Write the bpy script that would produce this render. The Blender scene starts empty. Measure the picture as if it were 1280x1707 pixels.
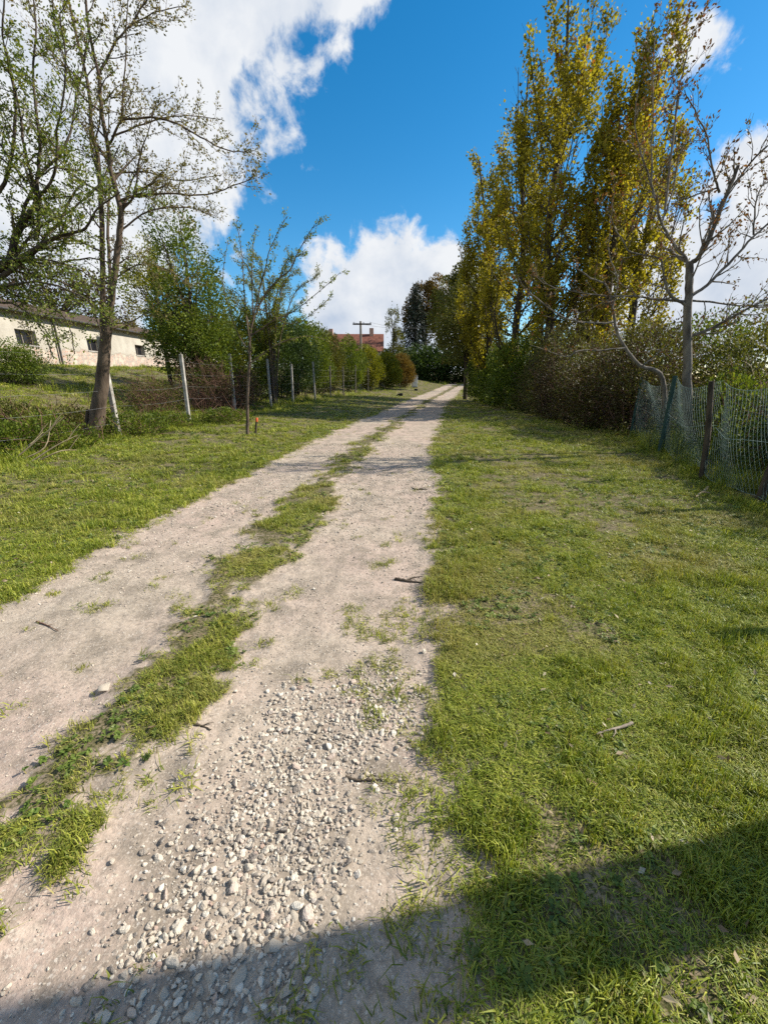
import bpy, math, random
import numpy as np
from mathutils import Vector
R = math.radians
rng = np.random.default_rng(7)
random.seed(7)
sc = bpy.context.scene
col = sc.collection

# ------------------------------------------------------------------ camera, sky, sun, exposure
CAM_H, PITCH, FPX, W0, H0 = 1.5, R(18.2), 680.0, 1280.0, 1707.0
cd = bpy.data.cameras.new('camera'); cam = bpy.data.objects.new('camera', cd); col.objects.link(cam)
cd.sensor_fit = 'HORIZONTAL'; cd.sensor_width = 36.0; cd.lens = FPX / W0 * 36.0
cd.clip_start = 0.05; cd.clip_end = 3000
cam.location = (0, 0, CAM_H); cam.rotation_euler = (math.pi / 2 - PITCH, 0, 0)
sc.camera = cam
SUN_EL, SUN_AZ = R(38), math.atan2(0.984, 0.177)          # azimuth from +Y towards +X
sun_dir = Vector((math.sin(SUN_AZ) * math.cos(SUN_EL), math.cos(SUN_AZ) * math.cos(SUN_EL), math.sin(SUN_EL)))
sl = bpy.data.lights.new('sun', 'SUN'); sl.energy = 5.0; sl.angle = R(0.53); sl.color = (1.0, 0.93, 0.82)
so = bpy.data.objects.new('sun', sl); col.objects.link(so)
so.rotation_euler = (-sun_dir).to_track_quat('-Z', 'Y').to_euler(); so.location = (20, 4, 30)
sc.view_settings.view_transform = 'Standard'; sc.view_settings.look = 'None'
sc.view_settings.gamma = 1.0; sc.view_settings.use_curve_mapping = False
sc.view_settings.exposure = 0.76
sc.cycles.max_bounces = 6; sc.cycles.transparent_max_bounces = 6
sc.cycles.use_adaptive_sampling = True
try:
    sc.cycles.use_denoising = False
except Exception:
    pass

class NT:
    """small helper to wire node trees"""
    def __init__(s, tree):
        s.t = tree; tree.nodes.clear()
    def n(s, typ, **kw):
        nd = s.t.nodes.new(typ)
        for k, v in kw.items(): setattr(nd, k, v)
        return nd
    def l(s, a, b): s.t.links.new(a, b)
    def val(s, sock, v):
        if hasattr(v, 'is_output') or isinstance(v, bpy.types.NodeSocket): s.l(v, sock)
        else: sock.default_value = v
    def math(s, op, a, b=0.0, clamp=False, c=None):
        m = s.n('ShaderNodeMath', operation=op); m.use_clamp = clamp
        s.val(m.inputs[0], a); s.val(m.inputs[1], b)
        if c is not None: s.val(m.inputs[2], c)
        return m.outputs[0]
    def mix(s, f, a, b, blend='MIX'):
        m = s.n('ShaderNodeMix', data_type='RGBA', blend_type=blend)
        s.val(m.inputs[0], f); s.val(m.inputs[6], a); s.val(m.inputs[7], b)
        return m.outputs[2]
    def noise(s, vec, scale, detail=4, rough=0.55, dist=0.0):
        m = s.n('ShaderNodeTexNoise'); s.l(vec, m.inputs['Vector'])
        m.inputs['Scale'].default_value = scale; m.inputs['Detail'].default_value = detail
        m.inputs['Roughness'].default_value = rough; m.inputs['Distortion'].default_value = dist
        return m.outputs['Fac']
    def ramp(s, f, stops):
        m = s.n('ShaderNodeValToRGB'); s.l(f, m.inputs[0]); e = m.color_ramp.elements
        while len(e) < len(stops): e.new(0.5)
        for q, (p, c) in zip(e, stops):
            q.position = p; q.color = (c, c, c, 1) if isinstance(c, (int, float)) else (*c, 1)
        return m.outputs[0]
    def smooth(s, x, lo, hi):
        m = s.n('ShaderNodeMapRange', interpolation_type='SMOOTHSTEP'); s.val(m.inputs[0], x)
        m.inputs[1].default_value = lo; m.inputs[2].default_value = hi
        return m.outputs[0]

world = bpy.data.worlds.new('World'); sc.world = world; world.use_nodes = True
w = NT(world.node_tree)
sky = w.n('ShaderNodeTexSky', sky_type='NISHITA'); sky.sun_disc = False
sky.sun_elevation = SUN_EL; sky.sun_rotation = SUN_AZ
sky.air_density = 1.0; sky.dust_density = 0.25; sky.ozone_density = 3.0; sky.altitude = 300
hs = w.n('ShaderNodeHueSaturation'); hs.inputs['Saturation'].default_value = 1.38; hs.inputs['Hue'].default_value = 0.492; hs.inputs['Value'].default_value = 1.02
w.l(sky.outputs[0], hs.inputs['Color'])
tc = w.n('ShaderNodeTexCoord'); D = tc.outputs['Generated']
sp = w.n('ShaderNodeSeparateXYZ'); w.l(D, sp.inputs[0])
az = w.math('MULTIPLY', w.math('ARCTAN2', sp.outputs[0], sp.outputs[1]), 57.2958)
el = w.math('MULTIPLY', w.math('ARCSINE', sp.outputs[2]), 57.2958)
big = w.noise(D, 5.5, 10, 0.56, 0.25)
fine = w.noise(D, 17.0, 8, 0.6, 0.3)
nz = w.math('ADD', w.math('MULTIPLY', w.math('SUBTRACT', big, 0.5), 1.0), w.math('MULTIPLY', w.math('SUBTRACT', fine, 0.5), 0.55))
# a cumulus bank whose edge runs across the sky, and cumulus heaps over the horizon
sd = w.math('ADD', w.math('MULTIPLY', w.math('ADD', az, 2.0), -0.75), w.math('MULTIPLY', w.math('SUBTRACT', el, 33.0), 0.66))
bank = w.math('MINIMUM', w.math('MULTIPLY', sd, 0.045), 0.42)
bank = w.math('SUBTRACT', bank, w.math('MINIMUM', w.math('MULTIPLY', w.math('MAXIMUM', w.math('SUBTRACT', sd, 34.0), 0.0), 0.02), 0.34))  # out of view the bank is thinned to cut its ambient fill light
def heap(a0, e0, ra, re, amp=0.75):
    da = w.math('DIVIDE', w.math('SUBTRACT', az, a0), ra); de = w.math('DIVIDE', w.math('SUBTRACT', el, e0), re)
    r2 = w.math('SQRT', w.math('ADD', w.math('MULTIPLY', da, da), w.math('MULTIPLY', de, de)))
    return w.math('MULTIPLY', w.math('SUBTRACT', 1.0, r2), amp)
bias = bank
for h in ((1.5, 7.5, 13.0, 10.5, 1.0), (37.0, 9.0, 14.0, 7.5), (-70.0, 12.0, 30.0, 12.0), (85.0, 10.0, 22.0, 9.0), (150.0, 14.0, 40.0, 12.0),
          (31.0, 27.0, 4.5, 2.0, 0.20), (36.0, 17.5, 7.0, 2.6, 0.22), (40.0, 25.0, 5.0, 2.0, 0.14)):
    bias = w.math('MAXIMUM', bias, heap(*h))
dens = w.math('ADD', nz, bias)
cover = w.smooth(dens, -0.01, 0.15)
# thickness shading: lit from the sun's side, greyer where thick and low
off = w.n('ShaderNodeVectorMath', operation='ADD'); w.l(D, off.inputs[0]); off.inputs[1].default_value = tuple(sun_dir * 0.06)
big2 = w.noise(off.outputs[0], 5.5, 7, 0.56, 0.25)
lit = w.math('ADD', w.math('MULTIPLY', w.math('SUBTRACT', big, big2), 3.2), 0.60)
low = w.smooth(el, 3.0, 15.0)
lit = w.math('ADD', w.math('MULTIPLY', lit, 0.7), w.math('MULTIPLY', low, 0.45), clamp=True)
ccol = w.mix(lit, (2.7, 3.3, 4.25, 1), (5.2, 5.35, 5.55, 1))
skyc = w.mix(cover, hs.outputs[0], ccol)
bg = w.n('ShaderNodeBackground'); w.l(skyc, bg.inputs[0]); bg.inputs[1].default_value = 0.10
ow = w.n('ShaderNodeOutputWorld'); w.l(bg.outputs[0], ow.inputs[0])

# ------------------------------------------------------------------ noise, terrain, pixel helpers
def _h(ix, iy, iz, seed):
    h = (ix * 374761393 + iy * 668265263 + iz * 1274126177 + seed * 974634533) & 0xFFFFFFFF
    h = ((h ^ (h >> 13)) * 1274126177) & 0xFFFFFFFF
    return ((h ^ (h >> 16)) & 0xFFFF) / 65535.0
def vn3(x, y, z, seed=0):
    x = np.asarray(x, float); y = np.asarray(y, float); z = np.asarray(z, float)
    x, y, z = np.broadcast_arrays(x, y, z)
    fx, fy, fz = np.floor(x), np.floor(y), np.floor(z)
    ix, iy, iz = fx.astype(np.int64), fy.astype(np.int64), fz.astype(np.int64)
    u, v, t = x - fx, y - fy, z - fz
    u, v, t = u * u * (3 - 2 * u), v * v * (3 - 2 * v), t * t * (3 - 2 * t)
    o = 0
    for a in (0, 1):
        for b in (0, 1):
            for c in (0, 1):
                o = o + _h(ix + a, iy + b, iz + c, seed) * (u if a else 1 - u) * (v if b else 1 - v) * (t if c else 1 - t)
    return o
def vn(x, y, seed=0): return vn3(x, y, 0.0 * np.asarray(x, float), seed)
def fbm(x, y, sc_, seed=0, octv=4):
    o = 0; a = 0.5; t = 0
    for i in range(octv):
        o = o + a * vn(np.asarray(x) * sc_, np.asarray(y) * sc_, seed + i); t += a; a *= 0.5; sc_ *= 2.03
    return o / t
def sstep(x, a, b):
    t = np.clip((x - a) / (b - a), 0, 1); return t * t * (3 - 2 * t)

XR = np.array([(-8, -.6), (0, .1), (.5, .18), (.9, .28), (1.2, .24), (1.9, .33), (2.56, .32), (3.7, .5), (6.2, .79), (9.8, 1.18), (15, 2.0), (22, 3.1), (31, 5.0), (45, 8.2), (60, 12.2), (80, 19), (120, 36)])
XL = np.array([(-8, -4.2), (0, -3.1), (2.5, -2.66), (3.7, -2.57), (6.2, -2.23), (10, -1.75), (14.5, -1.05), (20, 0), (31, 2.0), (45, 5.4), (60, 9.2), (80, 15.5), (120, 32)])
ML = np.array([(-8, -2.0), (0, -1.25), (1, -1.42), (1.9, -1.5), (3.7, -1.42), (6.2, -1.2), (10, -.75), (14.5, .1), (20, 1.1), (31, 3.2), (45, 6.5), (60, 10.4), (80, 17), (120, 33.6)])
MR = np.array([(-8, -1.8), (0, -1.12), (.6, -1.1), (1.4, -1.03), (1.9, -.9), (3.7, -.62), (6.2, -.55), (8.2, -.35), (10, -.05), (14.5, .65), (20, 1.65), (31, 3.8), (45, 7.2), (60, 11.2), (80, 17.9), (120, 34.5)])
FX = np.array([(-10, -7.4), (5, -6.5), (9.4, -6.05), (12.6, -5.9), (15.9, -5.65), (19.2, -5.15), (21.4, -4.7), (24.6, -4.0), (27.8, -3.5), (31, -2.95), (34.2, -2.3), (40, -.6), (50, 3.3), (60, 7), (120, 28)])
def I(tab, y): return np.interp(y, tab[:, 0], tab[:, 1])
def grass_mask(x, y):
    """>0.5 where turf grows, <0.5 on the wheel tracks"""
    x = np.asarray(x, float); y = np.asarray(y, float)
    e = (fbm(x, y, 2.2, 11, 3) - .5) * .42 + (fbm(x, y, 9.0, 12, 2) - .5) * .34 + (fbm(x, y, 27., 13, 2) - .5) * .20
    sc2 = 1 + np.clip(y - 8, 0, 30) * .02
    dr = (x - I(XR, y)) + e * .75 * sc2
    dl = (I(XL, y) - x) + e * .8 * sc2
    midc, midw = (I(ML, y) + I(MR, y)) / 2, (I(MR, y) - I(ML, y)) / 2
    thin = (fbm(x, y, 1.1, 15, 3) - .5)
    dm = midw * .86 - np.abs(x - midc) + e * 1.35 + thin * .38
    d = np.maximum(np.maximum(dr, dl), dm)
    return np.clip(.5 + d * 2.9, 0, 1)
def terr(x, y):
    x = np.asarray(x, float); y = np.asarray(y, float)
    z = .0005 * np.clip(y - 20, 0, 38) ** 2
    dl = I(XL, y) - x; s = I(FX, y) - x
    z = z + .2 * sstep(dl, .2, 3.6)
    t = np.clip(s / 9.6, 0, 1); z = z + 1.82 * (t * .6 + .4 * t * t * (3 - 2 * t))
    near = np.clip(1 - y / 60., 0, 1)
    m = grass_mask(x, y)
    z = z + near * (.030 * (m - .5) + .05 * (fbm(x, y, .8, 3, 3) - .5) + .012 * (fbm(x, y, 7, 5, 2) - .5))
    return z
Z00 = float(terr(0.0, 0.0))
def Z(x, y): return float(terr(x, y))
cp, spn = math.cos(PITCH), math.sin(PITCH)
def ray(px, py):
    u, v = (px - W0 / 2) / FPX, (H0 / 2 - py) / FPX
    return u, cp + v * spn, v * cp - spn              # x, y(forward), z(up)
def at(px, py, Y):
    u, f, z = ray(px, py); t = Y / f
    return np.array((u * t, Y, CAM_H + z * t))
def gp(px, py):
    u, f, z = ray(px, py); t = .3
    while t < 300:
        x, y = u * t, f * t
        if CAM_H + z * t <= Z(x, y): break
        t *= 1.01
    return np.array((u * t, f * t, Z(u * t, f * t)))

# ------------------------------------------------------------------ materials
def mat(name):
    m = bpy.data.materials.new(name); m.use_nodes = True
    return m, NT(m.node_tree)
def finish(t, shader, disp=None):
    o = t.n('ShaderNodeOutputMaterial'); t.l(shader, o.inputs[0])
def bsdf(t, color, rough=.8, spec=.3, normal=None, metal=0.0):
    b = t.n('ShaderNodeBsdfPrincipled'); t.val(b.inputs['Base Color'], color)
    t.val(b.inputs['Roughness'], rough); b.inputs['Specular IOR Level'].default_value = spec
    b.inputs['Metallic'].default_value = metal
    if normal is not None: t.l(normal, b.inputs['Normal'])
    return b.outputs[0]
def bump(t, h, strength=.5, dist=.02):
    b = t.n('ShaderNodeBump'); b.inputs['Strength'].default_value = strength; b.inputs['Distance'].default_value = dist
    t.l(h, b.inputs['Height']); return b.outputs[0]
def objcoord(t): return t.n('ShaderNodeTexCoord').outputs['Object']

def leaf_mat(name, stops, trans=.35, rough=.55):
    m, t = mat(name)
    a = t.n('ShaderNodeAttribute'); a.attribute_name = 'var'
    c = t.ramp(a.outputs['Fac'], stops)
    b = bsdf(t, c, rough, .25)
    tr = t.n('ShaderNodeBsdfTranslucent'); t.l(t.mix(1.0, c, (1.0, .95, .45, 1), 'MULTIPLY'), tr.inputs[0])
    ms = t.n('ShaderNodeMixShader'); ms.inputs[0].default_value = trans
    t.l(b, ms.inputs[1]); t.l(tr.outputs[0], ms.inputs[2]); finish(t, ms.outputs[0]); return m
def plain_noise(name, c1, c2, scale=8, rough=.85, bstr=.4, bdist=.01, spec=.2, detail=6, stretch=None):
    m, t = mat(name); v = objcoord(t)
    if stretch:
        mp = t.n('ShaderNodeMapping'); mp.inputs['Scale'].default_value = stretch; t.l(v, mp.inputs[0]); v = mp.outputs[0]
    f = t.noise(v, scale, detail, .6)
    c = t.ramp(f, [(.3, c1), (.7, c2)])
    finish(t, bsdf(t, c, rough, spec, bump(t, f, bstr, bdist))); return m

M = {}
M['bark_brown'] = plain_noise('bark_brown', (.035, .025, .018), (.175, .13, .095), 9, .9, .9, .02, stretch=(1, 1, .22))
M['bark_grey'] = plain_noise('bark_grey', (.05, .042, .035), (.23, .205, .17), 10, .9, .8, .015, stretch=(1, 1, .35))
M['bark_dark'] = plain_noise('bark_dark', (.025, .02, .015), (.11, .085, .06), 10, .9, .8, .015, stretch=(1, 1, .3))
M['twig_red'] = plain_noise('twig_red', (.07, .035, .025), (.20, .115, .08), 12, .85, .3, .004)
M['twig_straw'] = plain_noise('twig_straw', (.20, .15, .09), (.42, .34, .22), 12, .85, .3, .004)
M['bark_pale'] = plain_noise('bark_pale', (.13, .10, .075), (.36, .30, .23), 60, .9, .8, .006)
M['concrete'] = plain_noise('concrete', (.20, .185, .16), (.50, .475, .43), 7, .9, .5, .01)
M['wood_grey'] = plain_noise('wood_grey', (.10, .085, .07), (.26, .23, .19), 6, .9, .6, .01, stretch=(1, 1, .15))
M['leaf_spring'] = leaf_mat('leaf_spring', [(0, (.06, .10, .015)), (.45, (.15, .20, .03)), (.8, (.26, .30, .055)), (1, (.28, .25, .12))], .48)
M['leaf_bud'] = leaf_mat('leaf_bud', [(0, (.10, .10, .025)), (.5, (.20, .19, .06)), (1, (.27, .20, .11))], .48)
M['leaf_poplar'] = leaf_mat('leaf_poplar', [(0, (.09, .082, .009)), (.3, (.20, .175, .016)), (.65, (.32, .285, .028)), (.92, (.42, .37, .045)), (1, (.30, .12, .03))], .58)
M['leaf_dark'] = leaf_mat('leaf_dark', [(0, (.018, .035, .008)), (.5, (.038, .070, .014)), (1, (.085, .125, .024))], .28)
M['leaf_green'] = leaf_mat('leaf_green', [(0, (.04, .066, .009)), (.5, (.105, .15, .018)), (1, (.21, .25, .034))], .42)
M['leaf_yellow'] = leaf_mat('leaf_yellow', [(0, (.09, .105, .010)), (.5, (.19, .20, .02)), (1, (.30, .285, .03))], .48)
M['leaf_orange'] = leaf_mat('leaf_orange', [(0, (.08, .05, .012)), (.5, (.16, .10, .022)), (1, (.20, .16, .045))], .4)
M['leaf_olive'] = leaf_mat('leaf_olive', [(0, (.045, .052, .010)), (.5, (.11, .115, .024)), (.8, (.16, .175, .034)), (1, (.15, .10, .04))], .4)
M['leaf_brown'] = leaf_mat('leaf_brown', [(0, (.025, .016, .010)), (.5, (.06, .038, .022)), (.8, (.07, .075, .018)), (1, (.11, .075, .038))], .25)
M['leaf_hedge'] = leaf_mat('leaf_hedge', [(0, (.028, .02, .010)), (.35, (.065, .045, .022)), (.62, (.09, .092, .02)), (1, (.17, .18, .04))], .32)
M['leaf_walnut'] = leaf_mat('leaf_walnut', [(0, (.09, .05, .02)), (.5, (.17, .08, .035)), (.8, (.15, .13, .03)), (1, (.28, .10, .06))], .35)
M['needle'] = leaf_mat('needle', [(0, (.006, .014, .008)), (.6, (.014, .028, .016)), (1, (.03, .05, .022))], .1)
M['tyre'] = plain_noise('dark_stone', (.012, .011, .010), (.05, .045, .04), 9, .9, .8, .03)
M['stone_pale'] = plain_noise('stone_pale', (.29, .245, .19), (.48, .42, .335), 18, .85, .5, .004)
M['brick_bit'] = plain_noise('brick_bit', (.42, .24, .17), (.55, .36, .27), 30, .9, .5, .004)
M['white_paint'] = plain_noise('white_paint', (.66, .67, .68), (.8, .8, .8), 5, .6, .1, .004)
M['orange_paint'] = plain_noise('orange_paint', (.45, .07, .02), (.6, .13, .04), 9, .7, .2, .004)
M['wire'] = plain_noise('galvanised_wire', (.22, .22, .22), (.4, .4, .4), 30, .5, .1, .002, .5)
M['mesh_wire'] = plain_noise('coated_wire', (.04, .10, .085), (.24, .31, .285), 14, .45, .1, .002, .5)
M['fence_green'] = plain_noise('green_net', (.016, .038, .032), (.03, .07, .06), 8, .6, .2, .004)
M['metal_dark'] = plain_noise('metal_dark', (.03, .03, .03), (.08, .075, .07), 12, .6, .2, .004)
M['dark_glass'] = None
m, t = mat('dark_glass'); finish(t, bsdf(t, (.012, .012, .014, 1), .15, .5)); M['dark_glass'] = m

# turf soil under the grass blades
m, t = mat('soil'); v = objcoord(t)
f1 = t.noise(v, .9, 6, .6); f2 = t.noise(v, 14, 6, .65); f3 = t.noise(v, 70, 3, .6)
c = t.mix(t.smooth(f1, .35, .7), (.11, .095, .045, 1), (.15, .12, .06, 1))
c = t.mix(t.smooth(f2, .36, .62), c, (.23, .18, .12, 1))
turf_c = t.mix(t.smooth(f3, .40, .62), c, (.045, .05, .014, 1))

# compacted dirt of the wheel tracks, with grit
f1 = t.noise(v, .55, 5, .6); f2 = t.noise(v, 4.5, 8, .68, .3); f3 = t.noise(v, 38, 5, .7)
c = t.mix(t.smooth(f1, .36, .62), (.39, .325, .25, 1), (.425, .325, .262, 1))
c = t.mix(t.smooth(t.math('ADD', t.math('MULTIPLY', f2, .6), t.math('MULTIPLY', t.noise(v, 1.7, 6, .65), .4)), .36, .56), (.20, .165, .125, 1), c)
c = t.mix(t.math('MULTIPLY', t.smooth(f2, .56, .78), .7), c, (.48, .41, .325, 1))
stm = t.n('ShaderNodeMapping'); stm.inputs['Rotation'].default_value = (0, 0, -.13); stm.inputs['Scale'].default_value = (6.5, .45, 1); t.l(v, stm.inputs[0])
f4 = t.noise(stm.outputs[0], 1.0, 5, .6)
c = t.mix(t.math('MULTIPLY', t.smooth(f4, .50, .70), .55), c, (.24, .20, .155, 1))
c = t.mix(t.smooth(f3, .30, .58), t.mix(.62, c, (.15, .125, .10, 1)), c)
f5 = t.noise(v, 120, 3, .6); c = t.mix(t.math('MULTIPLY', t.smooth(f5, .52, .70), .55), c, (.54, .47, .385, 1))
vo = t.n('ShaderNodeTexVoronoi'); t.l(v, vo.inputs['Vector']); vo.inputs['Scale'].default_value = 62
g = t.math('LESS_THAN', vo.outputs['Distance'], .30)
sel = t.math('GREATER_THAN', vo.outputs['Color'], .62)
gm = t.math('MULTIPLY', g, sel)
c = t.mix(t.math('MULTIPLY', gm, .6), c, t.ramp(t.noise(v, 33, 2), [(.35, (.20, .17, .145)), (.6, (.60, .54, .46))]))
hgt = t.math('ADD', t.math('MULTIPLY', f3, .6), t.math('MULTIPLY', gm, .5)); hgt = t.math('ADD', hgt, t.math('MULTIPLY', f2, .9))
ma = t.n('ShaderNodeAttribute'); ma.attribute_name = 'mask'
mk = t.smooth(t.math('ADD', ma.outputs['Fac'], t.math('MULTIPLY', t.math('SUBTRACT', t.noise(v, 26, 5, .7), .5), .75)), .52, .98)
finish(t, bsdf(t, t.mix(mk, c, turf_c), .95, .12, bump(t, hgt, .8, .014))); M['soil'] = m

# grass blades: colour from blade, tuft and dryness
def grass_mat(name, lo, mid, hi, dryc):
    m, t = mat(name)
    a = t.n('ShaderNodeAttribute'); a.attribute_name = 'var'
    oi = t.n('ShaderNodeObjectInfo')
    d = t.n('ShaderNodeAttribute'); d.attribute_type = 'INSTANCER'; d.attribute_name = 'dry'
    f = t.math('ADD', t.math('MULTIPLY', a.outputs['Fac'], .45), t.math('MULTIPLY', oi.outputs['Random'], .55))
    c = t.ramp(f, [(.12, lo), (.5, mid), (.86, hi)])
    c = t.mix(t.smooth(a.outputs['Fac'], .90, .93), c, (*dryc, 1))
    c = t.mix(t.math('MULTIPLY', d.outputs['Fac'], t.math('ADD', .35, t.math('MULTIPLY', a.outputs['Fac'], .8)), True), c, (*dryc, 1))
    b = bsdf(t, c, .5, .3)
    tr = t.n('ShaderNodeBsdfTranslucent'); t.l(t.mix(1.0, c, (1, .98, .5, 1), 'MULTIPLY'), tr.inputs[0])
    ms = t.n('ShaderNodeMixShader'); ms.inputs[0].default_value = .3
    t.l(b, ms.inputs[1]); t.l(tr.outputs[0], ms.inputs[2]); finish(t, ms.outputs[0]); return m
M['grass'] = grass_mat('grass', (.075, .125, .010), (.225, .275, .025), (.45, .46, .065), (.36, .31, .10))
M['weed'] = grass_mat('weed', (.05, .09, .014), (.11, .17, .024), (.19, .25, .045), (.2, .18, .06))
# gravel stones vary in colour from stone to stone
m, t = mat('gravel'); oi = t.n('ShaderNodeObjectInfo'); v = objcoord(t)
c = t.ramp(oi.outputs['Random'], [(0, (.12, .105, .095)), (.12, (.28, .235, .19)), (.38, (.45, .38, .295)), (.70, (.56, .49, .39)), (.88, (.62, .57, .48)), (1, (.38, .26, .20))])
f = t.noise(v, 3, 5); c = t.mix(t.smooth(f, .4, .7), c, t.mix(.35, c, (.6, .53, .43, 1)))
finish(t, bsdf(t, c, .85, .2, bump(t, f, .4, .1))); M['gravel'] = m

# ------------------------------------------------------------------ mesh helpers
def tag(o, label=None, cat=None, group=None, kind=None):
    if label: o['label'] = label
    if cat: o['category'] = cat
    if group: o['group'] = group
    if kind: o['kind'] = kind
    return o
def link(name, me, material, parent=None, loc=None):
    o = bpy.data.objects.new(name, me); col.objects.link(o)
    if material is not None and len(me.materials) == 0: me.materials.append(material)
    if parent is not None: o.parent = parent
    if loc is not None: o.location = loc
    return o
def thing(name, loc, label, cat, group=None, rz=0):
    o = bpy.data.objects.new(name, None); col.objects.link(o); o.location = loc; o.rotation_euler = (0, 0, rz)
    o.empty_display_size = .2
    return tag(o, label, cat, group)
def mesh_np(name, V, F, n, smooth=False, var=None, material=None):
    """V (N,3), F flat index array of n-gons"""
    me = bpy.data.meshes.new(name)
    V = np.asarray(V, np.float32); F = np.asarray(F, np.int32).reshape(-1, n)
    me.vertices.add(len(V)); me.vertices.foreach_set('co', V.ravel())
    me.loops.add(F.size); me.loops.foreach_set('vertex_index', F.ravel())
    me.polygons.add(len(F)); me.polygons.foreach_set('loop_start', np.arange(0, F.size, n, dtype=np.int32))
    me.polygons.foreach_set('use_smooth', np.full(len(F), smooth, dtype=bool))
    me.update(calc_edges=True)
    if var is not None:
        a = me.attributes.new('var', 'FLOAT', 'FACE'); a.data.foreach_set('value', np.asarray(var, np.float32))
    if material is not None: me.materials.append(material)
    return me
def pymesh(name, V, F, material=None, smooth=False):
    me = bpy.data.meshes.new(name); me.from_pydata([tuple(map(float, q)) for q in V], [], F); me.update()
    if smooth: me.polygons.foreach_set('use_smooth', [True] * len(me.polygons))
    if material is not None: me.materials.append(material)
    return me
class Boxes:
    def __init__(s): s.V, s.F = [], []
    def box(s, x0, x1, y0, y1, z0, z1):
        b = len(s.V)
        s.V += [(x, y, z) for z in (z0, z1) for (x, y) in ((x0, y0), (x1, y0), (x1, y1), (x0, y1))]
        s.F += [tuple(b + i for i in f) for f in ((3, 2, 1, 0), (4, 5, 6, 7), (0, 1, 5, 4), (1, 2, 6, 5), (2, 3, 7, 6), (3, 0, 4, 7))]
        return s
    def prism(s, poly, ext):
        """closed polygon (list of 3D points) extruded by vector ext"""
        b = len(s.V); n = len(poly); e = np.array(ext)
        s.V += [tuple(p) for p in poly] + [tuple(np.array(p) + e) for p in poly]
        s.F += [tuple(b + i for i in range(n))[::-1], tuple(b + n + i for i in range(n))]
        s.F += [(b + i, b + (i + 1) % n, b + n + (i + 1) % n, b + n + i) for i in range(n)]
        return s
    def mesh(s, name, material): return pymesh(name, s.V, s.F, material)
class Tubes:
    """many tapered tubes in one mesh"""
    def __init__(s): s.V, s.F, s.k = [], [], 0
    def add(s, pts, rad, n=5):
        P = np.asarray(pts, float); r = np.asarray(rad, float)
        T = np.gradient(P, axis=0); T /= np.maximum(np.linalg.norm(T, axis=1, keepdims=True), 1e-9)
        ref = np.array((0.0, 0, 1)) if abs(T[0, 2]) < .9 else np.array((1.0, 0, 0))
        U = np.cross(T, ref); U /= np.maximum(np.linalg.norm(U, axis=1, keepdims=True), 1e-9); Wv = np.cross(T, U)
        a = np.arange(n) * 2 * math.pi / n
        ring = P[:, None] + r[:, None, None] * (np.cos(a)[None, :, None] * U[:, None] + np.sin(a)[None, :, None] * Wv[:, None])
        s.V.append(ring.reshape(-1, 3)); m = len(P)
        i = np.arange(m - 1)[:, None] * n + np.arange(n)[None]; j = np.arange(m - 1)[:, None] * n + (np.arange(n)[None] + 1) % n
        s.F.append((np.stack([i, j, j + n, i + n], -1) + s.k).reshape(-1, 4)); s.k += m * n
    def mesh(s, name, material, origin=(0, 0, 0)):
        return mesh_np(name, np.concatenate(s.V) - np.asarray(origin), np.concatenate(s.F), 4, True, None, material)
def leaf_mesh(name, P, A, size, material, origin=(0, 0, 0), width=.55, seed=1, var=None, flat=0.0):
    """one rhombic leaf at each point of P growing along A"""
    g = np.random.default_rng(seed); n = len(P)
    P = np.asarray(P, float) - np.asarray(origin)
    A = np.asarray(A, float) + g.normal(0, .55, (n, 3)); A /= np.maximum(np.linalg.norm(A, axis=1, keepdims=True), 1e-9)
    N = g.normal(0, 1, (n, 3)); N[:, 2] += flat
    S = np.cross(A, N); S /= np.maximum(np.linalg.norm(S, axis=1, keepdims=True), 1e-9)
    L = (size * g.uniform(.6, 1.3, n))[:, None]; Wd = L * width * .5
    Nn = np.cross(S, A)
    V = np.stack([P, P + A * L * .45 + S * Wd + Nn * L * .06, P + A * L, P + A * L * .45 - S * Wd + Nn * L * .06], 1).reshape(-1, 3)
    F = np.arange(4 * n).reshape(-1, 4)
    if var is None: var = g.random(n)
    return mesh_np(name, V, F, 4, False, var, material)
def catmull(pts, k=4):
    P = np.asarray(pts, float); P = np.vstack([2 * P[0] - P[1], P, 2 * P[-1] - P[-2]]); o = []
    for i in range(1, len(P) - 2):
        for t in np.arange(k) / k:
            a, b, c, d = P[i - 1], P[i], P[i + 1], P[i + 2]
            o.append(.5 * (2 * b + (c - a) * t + (2 * a - 5 * b + 4 * c - d) * t * t + (3 * b - a - 3 * c + d) * t ** 3))
    o.append(P[-2]); return np.array(o)
def unit(v): v = np.asarray(v, float); return v / max(np.linalg.norm(v), 1e-9)

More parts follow.
